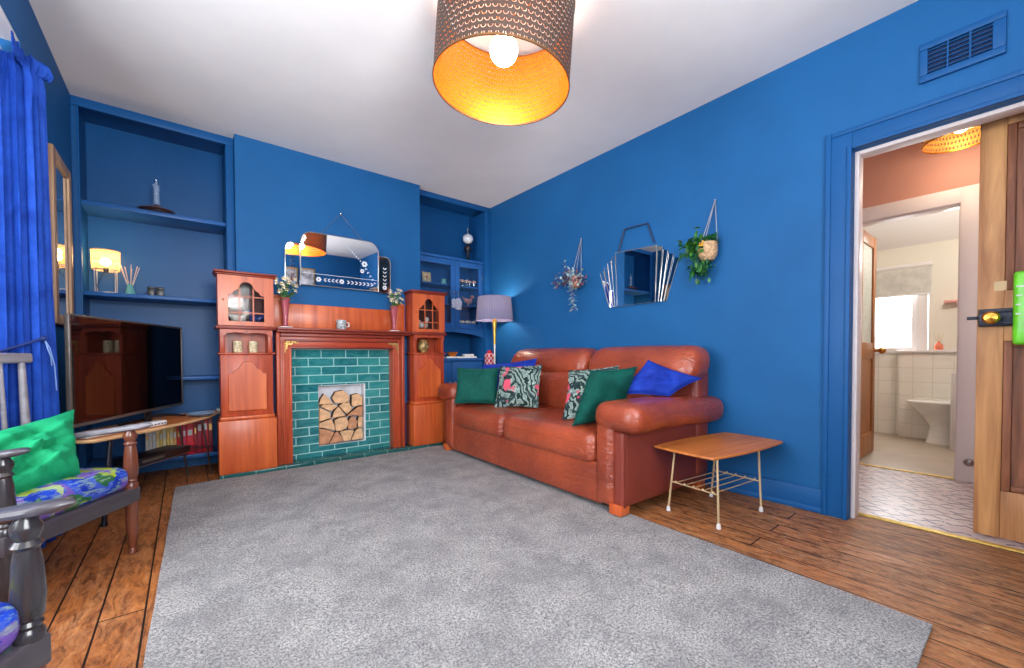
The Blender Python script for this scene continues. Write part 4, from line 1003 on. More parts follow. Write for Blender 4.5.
# ------------------------------------------------------------------ curtain
cu = thing('curtain', 'royal blue velvet curtain with gathered heading, tied back with a cord', 'curtain', (0, 0, 0))
path = [(-.97, 2.30), (-.86, 2.52), (-.74, 2.70), (-.665, 2.79), (-.60, 2.835), (-.553, 2.86), (-.532, 2.885), (-.524, 2.92), (-.524, 2.945)]
def cpath(u):
    u = max(0, min(.9999, u)) * (len(path) - 1); i = int(u); f_ = u - i
    a, b2 = Vector(path[i]), Vector(path[i + 1]); return a.lerp(b2, f_), (b2 - a).normalized()
def curt(u, v):
    z = 0.015 + v * 2.235
    uu = u
    p, d = cpath(uu)
    n = Vector((d.y, -d.x))
    amp = .020 + .012 * (1 - v)
    ph = u * 62 + .6 * math.sin(v * 3 + u * 5)
    off = amp * (math.sin(ph) + .35 * math.sin(2.3 * ph + 1.2))
    if v > .93: off += .008 * math.sin(u * 190) ; 
    if v > .975: off *= .6
    q = p + n * (off * (.55 if u > .72 else 1) + .012)
    sp_ = max(0, (u - .62)) / .38
    # lower part flares along the wall
    if v < .55: q.y += sp_ * .12 * (1 - v / .55)
    q.x += sp_ * .010 * max(0, 1 - v)
    return Vector((max(q.x, -.553) if q.y > 2.85 else q.x, q.y, z))
b = MB(); b.surf(curt, 170, 50); co = b.build('curtain_cloth', 'curtain', cu, 80)
sm = co.modifiers.new('thickness', 'SOLIDIFY'); sm.thickness = .004
b = MB()
def hdr(u, v):
    p, d = cpath(.25 + .75 * u); n = Vector((d.y, -d.x)); k = u * 46
    return Vector((max(-.552, p.x + n.x * (.010 + .016 * math.sin(k) + .01 * math.sin(k * 2.1) + .012 * math.sin(v * PI))), p.y + n.y * .02 * math.sin(k) + .008, 2.215 + v * .065 + .008 * math.sin(k * 1.3)))
b.surf(hdr, 120, 8); ho = b.build('gathered_heading', 'curtain', cu, 80); hm = ho.modifiers.new('thickness', 'SOLIDIFY'); hm.thickness = .004
tb = MB(); tb.tube([(-.70, 2.66, .90), (-.62, 2.755, .925), (-.565, 2.80, .955), (-.53, 2.82, .975), (-.51, 2.835, .985)], .006); tb.ball((-.51, 2.835, .985), .013)
tb.build('tie_back', plain('navy cord', rgb(20, 44, 110), 0.7), cu)
tb = MB(); tb.tube([(-.505, 2.84, .98), (-.492, 2.85, .94), (-.482, 2.87, .86), (-.48, 2.885, .74)], .0025); tb.tube([(-.505, 2.84, .98), (-.498, 2.83, .95), (-.488, 2.84, .90), (-.49, 2.865, .86)], .0025)
tb.build('cord_tails', plain('pale blue cord', rgb(120, 150, 206), 0.7), cu)
r = MB(); r.rod((-.62, 2.30, 2.26), (-.62, 2.84, 2.26), .010); r.build('curtain_rail', 'white', cu)

# ------------------------------------------------------------------ armchairs
AX = -math.atan2(.56, .83)
def armchair(loc, rz, label):
    c = thing('wooden_armchair', label, 'armchair', loc, rz, 'dark wooden armchairs')
    FX, BXk, HY = .20, -.19, .25
    legp = [(.013, 0), (.018, .02), (.016, .06), (.012, .12), (.017, .16), (.021, .45), (.024, .75), (.022, .85), (.024, 1.0)]
    for sy in (1, -1):
        MB().turned((FX, sy * HY, 0), (FX, sy * HY, .24), legp).build('leg', 'brownwood' if sy > 0 else 'darkwood', c)
        MB().turned((BXk - .03, sy * (HY - .03), 0), (BXk, sy * (HY - .03), .24), legp).build('leg', 'darkwood', c)
    b = MB()
    b.span((FX - .024, -HY - .024, .235), (FX + .022, HY + .024, .302), .006); b.span((BXk - .02, -HY + .01, .235), (BXk + .02, HY - .01, .30), .006)
    for sy in (1, -1): b.box(((FX + BXk) / 2, sy * (HY - .005), .268), (FX - BXk - .02, .04, .066), .006)
    b.span((BXk, -HY + .02, .275), (FX - .02, HY - .02, .288))
    b.build('seat_frame', 'greywood', c)
    sc = MB(); sc.soft((.005, 0, .353), (.42, .485, .105), .042, (0, 0, .25), 8); sc.build('seat_cushion', 'floral', c)
    post = [(.024, 0), (.025, .06), (.019, .10), (.023, .13), (.019, .16), (.024, .19), (.027, .36), (.023, .62), (.019, .72), (.025, .75), (.018, .79), (.024, .85), (.025, .90), (.015, .97), (.013, 1)]
    for sy in (1, -1):
        MB().turned((FX, sy * HY, .30), (FX, sy * HY, .572), post, 20).build('arm_post', 'brownwood' if sy > 0 and loc[1] > 2 else 'darkwood', c)
        a = MB()
        pts = []
        def arm(u, v, sy=sy):
            x = -.235 + (FX + .09 + .235) * u
            wv_ = (.018 + .020 * max(0, (u - .25) / .75) ** .8); wv_ *= math.sqrt(max(0, 1 - max(0, (u - .86) / .14) ** 2.2))
            th = .013 * math.sqrt(max(0, 1 - max(0, (u - .93) / .07) ** 2)) + .0005
            a_ = 2 * PI * v
            y = sy * (HY - .035 + .045 * u) + wv_ * math.copysign(abs(math.cos(a_)) ** .75, math.cos(a_))
            z = .520 + .068 * u ** 1.1 + th * math.copysign(abs(math.sin(a_)) ** .75, math.sin(a_))
            return Vector((x, y, z))
        g = a.surf(arm, 22, 14, cv=True); a.bm.faces.new(g[0]); 
        bmesh.ops.recalc_face_normals(a.bm, faces=a.bm.faces[:]); a.build('armrest', 'palegrey' if loc[1] > 2 and sy > 0 else 'greywood', c)
        MB().turned((-.02, sy * (HY - .01), .29), (-.06, sy * (HY - .015), .535), [(.010, 0), (.013, .4), (.009, .95), (.008, 1)], 10).build('arm_spindle', 'palegrey', c)
        MB().turned((BXk, sy * (HY - .03), .25), (BXk - .025, sy * (HY - .03), .885), [(.016, 0), (.017, .4), (.012, .95), (.010, 1)], 12).build('back_post', 'palegrey', c)
    b = MB(); b.soft((BXk - .025, 0, .895), (.024, .52, .045), .010, n=6); b.build('top_rail', 'palegrey', c)
    for k in range(5):
        y = -.14 + k * .07; MB().turned((BXk - .005, y, .29), (BXk - .024, y, .88), [(.007, 0), (.009, .5), (.006, 1)], 8).build('back_spindle', 'palegrey', c)
    return c
armchair((-.505, 2.445, 0), AX, 'dark armchair with floral seat by the curtain, holding the emerald cushion')
armchair((-.572, 1.215, 0), AX, 'nearest dark armchair, its turned arm post in the bottom left corner')
ec = thing('emerald_cushion', 'crumpled emerald green cushion slumped on the armchair by the curtain', 'cushion', (-.42, 2.47, .40))
ec.location = (0, 0, 0)
quad_pillow('cushion_cover', 'emerald', ec, (-.52, 2.15, .40), (-.345, 2.44, .405), (-.395, 2.68, .66), (-.66, 2.32, .60), .15, 4, .016, .03)

# ------------------------------------------------------------------ bench, television and items
ax_ = Vector((.61, .79, 0)).normalized(); BO = Vector((-.515, 3.09, 0))
bn = thing('surfboard_bench', 'low teak bench with tapering top carrying the television', 'bench', BO, math.atan2(ax_.y, ax_.x))
out = [(0.0, -.19), (.12, -.205), (.35, -.218), (.6, -.213), (.8, -.18), (.97, -.12), (1.08, -.065), (1.125, -.03), (1.14, 0), (1.125, .03), (1.06, .07), (.9, .11), (.65, .135), (.35, .13), (.12, .09), (0, .03), (-.02, -.05), (-.02, -.15)]
b = MB(); b.prism(out, .4585, .475); b.build('bench_top', 'teak', bn, 30)
e = MB(); e.tube([(x, y, .4665) for x, y in out], .0095, 8, True); e.build('top_edging', 'teakedge', bn)
feet = [((.12, -.15), (.06, -.165), .011), ((.86, -.10), (1.03, -.04), .0065), ((.12, .06), (.06, .09), .0065), ((.86, .07), (.98, .10), .0065)]
for (tx, ty), (fx, fy), r_ in feet:
    l = MB(); l.rod((tx, ty, .4585), (fx, fy, .012), r_); l.lathe([(r_ * 1.2, 0), (r_ * 1.5, .004), (r_ * 1.3, .02)], 10, TR(fx, fy, 0)); l.build('leg', 'iron' if r_ > .01 else 'steel', bn)
rk = MB()
for y in (-.11, -.055, 0.0, .05): rk.rod((.08, y, .235), (.95, y * .8, .235), .0035, seg=6)
for x in (.10, .92): rk.tube([(x, -.13, .235), (x, .07, .235)], .0035, 6)
rk.build('magazine_rack', 'steel', bn)
dp = thing('media_player', 'flat black media player lying on the rack under the bench', 'media player', BO + ax_ * .55 + Vector((0, 0, .239)), math.atan2(ax_.y, ax_.x))
MB().span((-.2, -.10, 0), (.2, .06, .045), .004).build('player_body', 'black', dp); MB().span((-.18, -.1015, .015), (-.02, -.0995, .03)).build('disc_tray', 'bezel', dp)
A_, B_ = Vector((-.447, 2.945, 0)), Vector((-.018, 3.90, 0)); dv = (B_ - A_); TW = dv.length
tv = thing('television', 'wide flat black television standing on the teak bench', 'television', (A_ + B_) / 2, math.atan2(dv.y, dv.x))
z0, z1 = .545, 1.112; hw = TW / 2
MB().span((-hw + .01, 0.0, z0), (hw - .01, .018, z1), .004).build('tv_housing', 'black', tv)
MB().span((-hw + .012, -.002, z0 + .018), (hw - .012, .004, z1 - .010)).build('screen', 'screen', tv)
f = MB(); f.span((-hw - .002, -.006, z0), (-hw + .011, .014, z1 + .002), .002); f.span((-hw + .011, -.0055, z1 - .009), (hw - .008, .02, z1 + .002), .002); f.span((hw - .008, -.006, z0), (hw + .002, .02, z1 + .002), .002)
f.span((-hw + .011, -.0055, z0), (hw - .008, .02, z0 + .016), .002); f.build('bezel', 'bezel', tv)
s_ = MB(); s_.span((.09, .01, .478), (.17, .018, z0 + .02), .004); s_.tube([(-.09, -.10, .484), (-.04, -.06, .50), (.06, -.03, .515), (.16, -.03, .515), (.27, -.06, .50), (.34, -.10, .484)], [.006, .008, .01, .01, .008, .006]); s_.tube([(-.03, .08, .485), (.12, .02, .50), (.28, .06, .485)], .008)
s_.build('stand', 'black', tv)
o = thing('tablet_disc', 'shallow grey blue dish on the bench under the television stand', 'dish', (0.085, 3.64, .4765), .9)
MB().lathe([(0, 0), (.05, 0), (.085, .022), (.08, .026), (.045, .008), (0, .007)], 28).build('dish_body', plain('grey blue glaze', rgb(110, 134, 160), 0.25), o)
o['label'] = 'shallow grey blue dish on the bench under the television'; o.name = 'shallow_dish'
for (s0, t0, L, W_, H_, lb, nm_) in ((.0, -.115, .30, .07, .028, 'white slim box on the bench, nearest the armchair', 'set_top_box'), (.32, -.155, .13, .06, .03, 'white rounded box on the bench in front of the screen', 'streaming_box')):
    p = BO + ax_ * s0 + Vector((.79, -.61, 0)) * (-t0) + Vector((0, 0, .4765))
    o = thing(nm_, lb, 'box', p, math.atan2(ax_.y, ax_.x) - .06)
    MB().span((0, -.5 * W_, 0), (L, .5 * W_, H_), .008, 3).build('box_body', 'whiteplastic', o)
    b = MB()
    for k in range(5): b.span((.02 + k * L * .17, -.51 * W_, H_ * .35), (.02 + k * L * .17 + .012, -.49 * W_, H_ * .6))
    b.build('buttons', 'black', o)

# ------------------------------------------------------------------ rug
rg = MB()
def rugf(u, v):
    y = .18 + 3.41 * v; xl = -.064 - .0205 * (3.59 - y); x = xl + (1.9 + .022 * (y - .18) - xl) * u
    return Vector((x + .0012 * math.sin(v * 40), y + .0012 * math.sin(u * 30), .016 + .002 * math.sin(u * 31 + v * 17)))
g = rg.surf(rugf, 40, 60)
edge = [g[i][0] for i in range(40)] + [g[-1][j] for j in range(1, 60)] + [g[i][-1] for i in range(38, -1, -1)] + [g[0][j] for j in range(58, 0, -1)]
low = [rg.bm.verts.new((v_.co.x, v_.co.y, .001)) for v_ in edge]
for i in range(len(edge)): rg.bm.faces.new((edge[i], edge[(i + 1) % len(edge)], low[(i + 1) % len(edge)], low[i]))
bmesh.ops.recalc_face_normals(rg.bm, faces=rg.bm.faces[:])
tag(rg.build('area_rug', 'rug'), 'large light grey pile rug on the floorboards', 'rug')

# ------------------------------------------------------------------ sofa
SZ = 0.0
so = thing('leather_sofa', 'chestnut brown two seat leather sofa with rolled arms against the right wall', 'sofa', (2.328, 2.367, 0), -.028)
ZR = .02
b = MB(); b.soft((-.03, 0, .175), (.80, 1.76, .23), .02, n=6); b.build('base', 'leatherD', so)
for y0, y1 in ((-1.03, -.845), (.845, 1.03)):
    b = MB(); b.soft((0, (y0 + y1) / 2, .29), (.88, y1 - y0, .46), .022, n=6)
    s = 1 if y1 > 0 else -1
    ao = b.build('arm', 'leatherD', so)
    p = MB(); p.soft((.0, s * .985, .555), (.975, .30, .165), .07, (0.02, .04, .05), 8, warp=lambda q: (q.x, q.y * (1 + .06 * (q.x < -.3)), q.z - .012 * (q.x > .2))); p.build('arm_pad', 'leather', ao)
    p = MB(); p.soft((-.435, s * .905, .29), (.075, .125, .47), .034, (.15, .02, 0), 6); p.build('arm_front_roll', 'leather', ao)
    p = MB(); p.soft((-.43, s * .995, .265), (.045, .065, .42), .014, n=5); p.build('arm_front_panel', 'leatherD', ao)
for y0, y1 in ((-.84, .075), (.075, .84)):
    p = MB(); p.soft((-.12, (y0 + y1) / 2, .368), (.72, y1 - y0 - .008, .185), .055, (.03, .0, .12), 10, warp=lambda q: (q.x, q.y, q.z - .018 * max(0, -q.x / .36) ** 2)); p.build('seat_cushion', 'leather', so)
fs = MB(); fs.soft((-.434, 0, .163), (.05, 1.76, .24), .02, (.1, 0, 0), 10); fs.build('front_panel', 'leather', so)
b = MB(); b.soft((.36, -.08, .46), (.16, 1.94, .74), .05, n=8); b.build('back_frame', 'leatherD', so)
for y0, y1 in ((-.84, -.16), (-.16, .84)):
    yc = (y0 + y1) / 2
    p = MB(); p.soft((.22, yc, .60), (.22, y1 - y0 - .006, .36), .075, (.22, .0, .0), 10, warp=lambda q: (q.x + .22 * q.z, q.y, q.z)); p.build('back_cushion', 'leather', so)
for y0, y1, dz, tl in ((-1.085, -.165, 0, .05), (-.155, .875, .0, -.03)):
    yc = (y0 + y1) / 2
    p = MB(); p.soft((.30, yc, .842), (.25, y1 - y0, .235), .095, (.12, .0, .06), 10, warp=lambda q: (q.x + .35 * q.z, q.y * (1 + .25 * -max(0, q.z)), q.z)); p.build('head_cushion', 'leather', so)
for x, y in ((-.43, -.985), (-.43, .985), (.38, -.985), (.38, .985)):
    MB().span((x - .04, y - .04, ZR * (x < 0) - .0), (x + .04, y + .04, .075), .004).build('foot', 'mahogP', so)

def cushion(name, label, cat, c, xa, za, w, h, t, mat, seed, edge=None):
    o = thing(name, label, cat, (0, 0, 0)); m = frame(c, xa, z=za)
    b = MB(); b.pillow(w, h, t, m, 24, seed, .005); b.build('cushion_cover', mat, o)
    r = MB(); pp = []
    for k in range(48):
        a = k / 48 * 4; sd = int(a); t_ = (a - sd) * 2 - 1
        u, v_ = ((t_, -1), (1, t_), (-t_, 1), (-1, -t_))[sd]
        pp.append(m @ Vector((w / 2 * u * (1 - .07 * (1 - v_ * v_)), h / 2 * v_ * (1 - .07 * (1 - u * u)), 0)))
    r.tube(pp, .004, 6, True); r.build('piping', edge or mat, o)
    return o
cushion('throw_cushion', 'dark green velvet cushion against the far arm of the sofa', 'cushion', (2.04, 3.06, .63), (.70, -.68, 0), (-.60, -.66, .30), .38, .33, .13, 'vgreen', 1)
cushion('throw_cushion', 'royal blue cushion tucked behind the left leafy print cushion', 'cushion', (2.27, 2.93, .665), (.35, -.90, .10), (-.85, -.35, .40), .58, .38, .10, 'vblue', 2)
cushion('throw_cushion', 'leafy print cushion with pink birds beside the left green cushion', 'cushion', (2.19, 2.66, .64), (.46, -.86, .04), (-.80, -.46, .38), .39, .37, .12, 'tropical', 3)
cushion('throw_cushion', 'leafy print cushion half hidden behind the right green cushion', 'cushion', (2.14, 1.83, .645), (.36, -.92, .10), (-.78, -.28, .50), .36, .38, .10, 'tropical', 5)
cushion('throw_cushion', 'dark green velvet cushion leaning on the near arm of the sofa', 'cushion', (2.055, 1.645, .64), (.98, -.16, .05), (-.16, .86, .44), .37, .40, .15, 'vgreen', 6)
bq = thing('throw_cushion', 'royal blue cushion lying over the near sofa arm against the headrest', 'cushion', (0, 0, 0))
quad_pillow('cushion_cover', 'vblue', bq, (2.12, 1.62, .652), (2.32, 1.36, .648), (2.53, 1.265, .75), (2.34, 1.52, .865), .10, 7, .008)
for o in list(bpy.data.objects):
    if o.name.startswith('throw_cushion'): o['group'] = 'scatter cushions on the sofa'

# ------------------------------------------------------------------ side table
stb = thing('side_table', 'low teak side table with brass wire rack beside the sofa', 'side table', (2.42, 1.10, 0), -.10)
def tt(n=12):
    L, W_ = .355, .172; pts = []
    for sd in range(4):
        for k in range(n):
            t_ = -1 + 2 * k / n
            if sd == 0: p = (L * t_, -W_ - .022 * (1 - t_ * t_))
            elif sd == 1: p = (L + .02 * (1 - t_ * t_), W_ * t_)
            elif sd == 2: p = (-L * t_, W_ + .022 * (1 - t_ * t_))
            else: p = (-L - .012 * (1 - t_ * t_), -W_ * t_)
            pts.append(p)
    return pts
b = MB(); b.prism(tt(), .372, .386); b.build('table_top', 'teak', stb, 30)
e = MB(); e.tube([(x, y, .379) for x, y in tt()], .0075, 8, True); e.build('top_edging', 'teak', stb)
fl = []; M['rod'] = plain('pale brass rod', rgb(218, 190, 146), 0.35, 0.45)
for sx in (-1, 1):
    for sy in (-1, 1):
        l = MB(); top = (sx * .235, sy * .125, .372); ft = (sx * .265 * (1 if sx < 0 else .62), sy * .15, .012)
        top = (sx * .24 * (1 if sx < 0 else .75), sy * .125, .372)
        l.rod(top, ft, .0062); lo = l.build('leg', 'rod', stb)
        MB().lathe([(.011, 0), (.012, .004), (.010, .022), (.007, .028)], 12, TR(ft[0], ft[1], 0)).build('foot_cap', 'whiteplastic', lo)
        fl.append((Vector(top).lerp(Vector(ft), .56)))
for a, b2 in ((fl[0], fl[1]), (fl[2], fl[3])):
    r = MB(); r.rod(a, b2, .004)
    for k in range(5): r.ball(a.lerp(b2, .1 + .2 * k) + Vector((0, 0, .006)), .006, u=8, v=6)
    r.build('rack_end', 'rod', stb)
for k in range(5): MB().rod(fl[0].lerp(fl[1], .1 + .2 * k), fl[2].lerp(fl[3], .1 + .2 * k), .003, seg=8).build('rack_rod', 'rod', stb)

# ------------------------------------------------------------------ floor lamp
fl_ = thing('floor_lamp', 'floor lamp with grey pleated shade and brass stem behind the sofa', 'floor lamp', (2.60, 3.555, 0))
MB().lathe([(.1, 0), (.1, .012), (.03, .025), (.014, .04)], 24).build('base', 'brass', fl_)
MB().lathe([(.011, .03), (.010, .95), (.012, 1.02)], 14).build('pole', 'hose', fl_)
MB().lathe([(.012, 1.02), (.015, 1.12), (.022, 1.24), (.026, 1.27), (.012, 1.30)], 16).build('tapered_stem', plain('bright gold brass', rgb(236, 176, 70), 0.3, 0.6), fl_)  # upper stem is simply gold coloured, it emits nothing
t = NT('pleated shade'); 
pb = t.n('ShaderNodeBsdfDiffuse'); pb.inputs[0].default_value = rgb(112, 114, 148); tl = t.n('ShaderNodeBsdfTranslucent'); tl.inputs[0].default_value = rgb(170, 164, 180)
m1 = t.n('ShaderNodeMixShader'); m1.inputs[0].default_value = 0.06; t.l(pb.outputs[0], m1.inputs[1]); t.l(tl.outputs[0], m1.inputs[2]); t.l(m1.outputs[0], t.out.inputs[0]); M['pleat'] = t.m
b = MB(); b.surf(lambda u, v: Vector(((.197 - .022 * v + .003 * math.cos(u * 2 * PI * 64)) * math.cos(2 * PI * u), (.197 - .022 * v + .003 * math.cos(u * 2 * PI * 64)) * math.sin(2 * PI * u), 1.272 + .25 * v)), 256, 3, cu=True); b.build('shade', 'pleat', fl_, 80)
MB().ball((0, 0, 1.36), .035).build('bulb', emit('floor lamp bulb', (1, 0.72, 0.46, 1), 26), fl_)
rb = thing('union_flag_box', 'red and white patterned tin on a white pedestal behind the sofa', 'tin', (2.68, 3.76, .0))
MB().lathe([(.05, 0), (.05, .012), (.012, .03), (.012, .70), (.04, .71), (.04, .745), (0, .745)], 16).build('pedestal', 'whiteplastic', rb)
t = NT('red and white check'); ck = t.n('ShaderNodeTexChecker'); ck.inputs['Scale'].default_value = 34; ck.inputs['Color1'].default_value = rgb(200, 30, 44); ck.inputs['Color2'].default_value = rgb(226, 190, 190); t.l(t.coord(), ck.inputs['Vector']); M['check'] = t.done(ck.outputs['Color'], 0.5)
MB().soft((0, 0, .835), (.09, .09, .175), .02, n=4).build('tin_body', 'check', rb); rb.name = 'patterned_tin'
MB().lathe([(0, .92), (.028, .92), (.028, .95), (0, .96)], 14).build('lid', 'red', rb)

# ------------------------------------------------------------------ fan mirror on right wall
fm = thing('fan_mirror', 'stepped fan shaped mirror hanging on the right wall between two plants', 'mirror', (XR - .015, 1.93, 1.30))
FW = Matrix(((0, 0, -1, 0), (-1, 0, 0, 0), (0, 1, 0, 0), (0, 0, 0, 1)))     # local x -> -Y (rightwards), y -> up, z -> into the room
# centre panel widens upward
mirror_panel([(-.175, 0), (.175, 0), (.188, .425), (-.19, .44)], FW, fm)
top = [(.20, .405), (.258, .385), (.305, .355), (.352, .30)]
for s in (-1, 1):
    x0b, x0t, zt = .176, .192, .425
    for k, (xb, xt, z1_) in enumerate(((.198, .235, .405), (.219, .277, .37), (.240, .318, .335), (.262, .36, .300))):
        poly = [(s * x0b, 0), (s * xb, 0), (s * xt, z1_), (s * (x0t + .004), z1_ + .012)]
        b = MB(); b.prism(poly, -.003 * k, -.003 * k + .005, FW); bmesh.ops.recalc_face_normals(b.bm, faces=b.bm.faces[:]); po_ = b.build('fan_strip', 'mirror', fm, 20)
        e = MB(); e.tube([FW @ Vector((x, z, -.003 * k + .005)) for x, z in poly], .002, 6, True); e.build('bevelled_edge', 'mirroredge', po_)
        x0b, x0t = xb + .001, xt + .001
st_ = MB(); st_.tube([FW @ Vector(p) for p in ((-.16, .445, .004), (-.105, .615, .002))], .006, 6); st_.tube([FW @ Vector(p) for p in ((-.105, .615, .002), (.105, .61, .002))], .006, 6); st_.tube([FW @ Vector(p) for p in ((.105, .61, .002), (.165, .45, .004))], .006, 6)
st_.build('hanging_strap', plain('dark blue ribbon', rgb(36, 50, 84), 0.6), fm)

# ------------------------------------------------------------------ hanging planters
def planter(loc, apex, label, kind):
    p = thing('hanging_planter', label, 'hanging plant', loc, 0, 'hanging planters on the right wall')
    rnd = random.Random(11 if kind else 23); r_ = .062 if kind else .052; h_ = .118 if kind else .095
    MB().lathe([(0, 0), (r_ * .6, 0), (r_ * .92, h_ * .25), (r_, h_ * .6), (r_ * .97, h_), (r_ * .88, h_), (r_ * .85, h_ * .7), (0, h_ * .68)], 24).build('pot', 'wicker' if kind else 'terra', p)
    ro = MB(); ap = Vector(apex) - Vector(loc)
    for a in (0.9, 2.9, 4.9): ro.tube([(r_ * .95 * math.cos(a), r_ * .95 * math.sin(a), h_ * .95), ap], .0028, 6)
    ro.ball(ap, .007); ro.build('hanging_cords', 'rope', p)
    if kind:
        l1, l2 = MB(), MB()
        for k in range(150):
            y = rnd.gauss(.075, .038); z = rnd.gauss(.10, .032); x = rnd.uniform(-.075, .04)
            (l1 if rnd.random() < .62 else l2).leaf((x, y, z), (rnd.uniform(-1, .6), rnd.uniform(-.4, 1), rnd.uniform(-.6, .7)), rnd.uniform(.035, .06), rnd.uniform(.022, .036), .3)
        for k in range(70): l2.leaf((rnd.uniform(-.05, .04), rnd.gauss(.01, .05), rnd.gauss(.128, .014)), (rnd.uniform(-1, .4), rnd.uniform(-.8, .9), rnd.uniform(-.1, .9)), rnd.uniform(.03, .05), rnd.uniform(.016, .026), .3)
        for k in range(150):
            y = rnd.gauss(.035, .033); z = rnd.gauss(-.045, .026); x = rnd.uniform(-.075, .02)
            (l1 if rnd.random() < .2 else l2).leaf((x, y, z), (rnd.uniform(-1, .3), rnd.uniform(-.7, .9), rnd.uniform(-1, .2)), rnd.uniform(.028, .05), rnd.uniform(.014, .024), .3)
        sm_ = MB()
        for k in range(9): sm_.tube([(rnd.uniform(-.03, .03), .03, .12), (-.03, .08 + rnd.uniform(-.02, .02), .12), (-.06, .07 + rnd.uniform(-.03, .03), .03), (-.05, .035 + rnd.uniform(-.03, .03), -.07)], .0018, 5)
        sm_.build('trailing_stems', 'leafD', p); l1.build('bright_leaves', 'leaf', p); l2.build('dark_leaves', 'leafD', p)
        fl2 = MB()
        for k in range(14): fl2.ball((rnd.uniform(-.07, -.03), rnd.uniform(.0, .07), rnd.uniform(.07, .13)), .007, u=8, v=6)
        fl2.build('yellow_buds', 'petalY', p)
    else:
        l1, l2 = MB(), MB()
        for k in range(150):
            a = rnd.uniform(0, 6.28); rr = abs(rnd.gauss(.055, .035)); z = rnd.gauss(.075, .032)
            q = (min(.05, rr * math.cos(a) * .7 - .035), rr * math.sin(a) * 1.5 + .02, z)
            (l1 if rnd.random() < .5 else l2).leaf(q, (rnd.uniform(-1, .3), rnd.uniform(-1, 1), rnd.uniform(-.8, .8)), rnd.uniform(.035, .06), rnd.uniform(.018, .03), .25)
        for k in range(18):
            t_ = k / 17; l1.leaf((-.05 - .01 * math.sin(k * 2), .015 * math.sin(k * 1.7) - .03 * t_, .02 - .225 * t_), (rnd.uniform(-.6, .1), (-1) ** k, rnd.uniform(-.6, .1)), .05, .034, .2)
        for k in range(16):
            q = (-.04, .03 + k * .013, .055 + .035 * math.sin(k)); (l1 if k % 3 == 0 else l2).leaf(q, (rnd.uniform(-.4, .1), 1, rnd.uniform(-.5, .8)), .055, .022, .2)
        sm_ = MB(); sm_.tube([(-.05, 0, .1), (-.06, .0, .03), (-.055, -.01, -.1), (-.05, -.03, -.22)], .002, 5); sm_.tube([(-.02, .0, .1), (-.04, .12, .11), (-.04, .24, .06)], .002, 5); sm_.tube([(-.02, .0, .1), (-.05, .09, .18), (-.05, .1, .24)], .002, 5)
        for k in range(4): l1.leaf((-.05, .1, .16 + .025 * k), (-.2, (-1) ** k, .7), .036, .018, .1)
        sm_.build('trailing_stems', 'leafP', p); l1.build('silver_leaves', 'leafS', p); l2.build('purple_leaves', 'leafP', p)
planter((2.735, 2.505, 1.50), (2.80, 2.505, 1.945), 'small pot of silvery trailing leaves hung left of the fan mirror', 0)
planter((2.742, 1.335, 1.528), (2.80, 1.315, 1.938), 'round basket of bright green leaves hung right of the fan mirror', 1)

# ------------------------------------------------------------------ right alcove cupboard
wc = thing('glazed_wall_cabinet', 'blue painted glazed wall cabinet built into the right alcove', 'cabinet', (0, 0, 0))
CX0, CX1, CY = BX1 + .004, 2.734, 3.965
b = MB(); b.span((CX0, CY + .02, 1.20), (CX0 + .02, YAB, 1.96)); b.span((CX1 - .02, CY + .02, 1.20), (CX1, YAB, 1.96)); b.span((CX0 + .02, CY + .02, 1.94), (CX1 - .02, YAB, 1.96)); b.span((CX0 + .02, CY + .02, 1.20), (CX1 - .02, YAB, 1.22)); b.span((CX0 + .02, YAB - .012, 1.22), (CX1 - .02, YAB, 1.94))
b.span((CX0, CY - .012, 1.96), (CX1, YAB, 1.985), .004); b.build('carcass', 'bluecab', wc)
for z, yf in ((1.475, CY + .03), (1.69, CY + .03)): MB().span((CX0 + .02, yf, z - .016), (CX1 - .02, YAB - .012, z)).build('inner_shelf', 'bluecab', wc)
mid = 2.365
for x0, x1 in ((CX0 + .002, mid - .001), (mid + .001, CX1 - .002)):
    d = MB(); q = .055
    d.span((x0, CY, 1.20), (x0 + q, CY + .02, 1.955), .004); d.span((x1 - q, CY, 1.20), (x1, CY + .02, 1.955), .004); d.span((x0 + q, CY, 1.20), (x1 - q, CY + .019, 1.26), .004); d.span((x0 + q, CY, 1.895), (x1 - q, CY + .019, 1.955), .004)
    do = d.build('door', 'bluecab', wc)
    MB().span((x0 + q - .006, CY + .008, 1.255), (x1 - q + .006, CY + .011, 1.90)).build('glass', 'pane', do)
    s = 1 if x0 < 2.2 else -1
    MB().ball(((x1 - .027) if s > 0 else (x0 + .027), CY - .012, 1.60), .012, u=10, v=8).build('knob', 'steel', do)
    for z in (1.30, 1.80): MB().span((x0 - .0 if s > 0 else x1 - .008, CY - .004, z - .03), (x0 + .008 if s > 0 else x1, CY + .004, z + .03)).build('hinge', 'steel', do)
ap = MB(); n = 14
poly = [(CX0, 1.20), (CX0, 1.105)] + [(CX0 + (CX1 - CX0) * k / n, 1.105 + .055 * math.sin(PI * (k / n)) ** .8) for k in range(1, n)] + [(CX1, 1.105), (CX1, 1.20)]
for i in range(1, len(poly) - 2):
    a, b2 = poly[i], poly[i + 1]; ap.prism([(a[0], a[1]), (b2[0], b2[1]), (b2[0], 1.20), (a[0], 1.20)], 0, .02, Matrix(((1, 0, 0, 0), (0, 0, -1, CY + .022), (0, 1, 0, 0), (0, 0, 0, 1))))
bmesh.ops.recalc_face_normals(ap.bm, faces=ap.bm.faces[:]); ap.build('arched_apron', 'bluecab', wc)
lc = thing('low_alcove_cupboard', 'blue painted low cupboard in the right alcove behind the sofa', 'cupboard', (0, 0, 0))
b = MB(); b.span((CX0, CY + .02, 0), (CX1, YAB - .001, .84)); b.build('carcass', 'bluecab', lc)
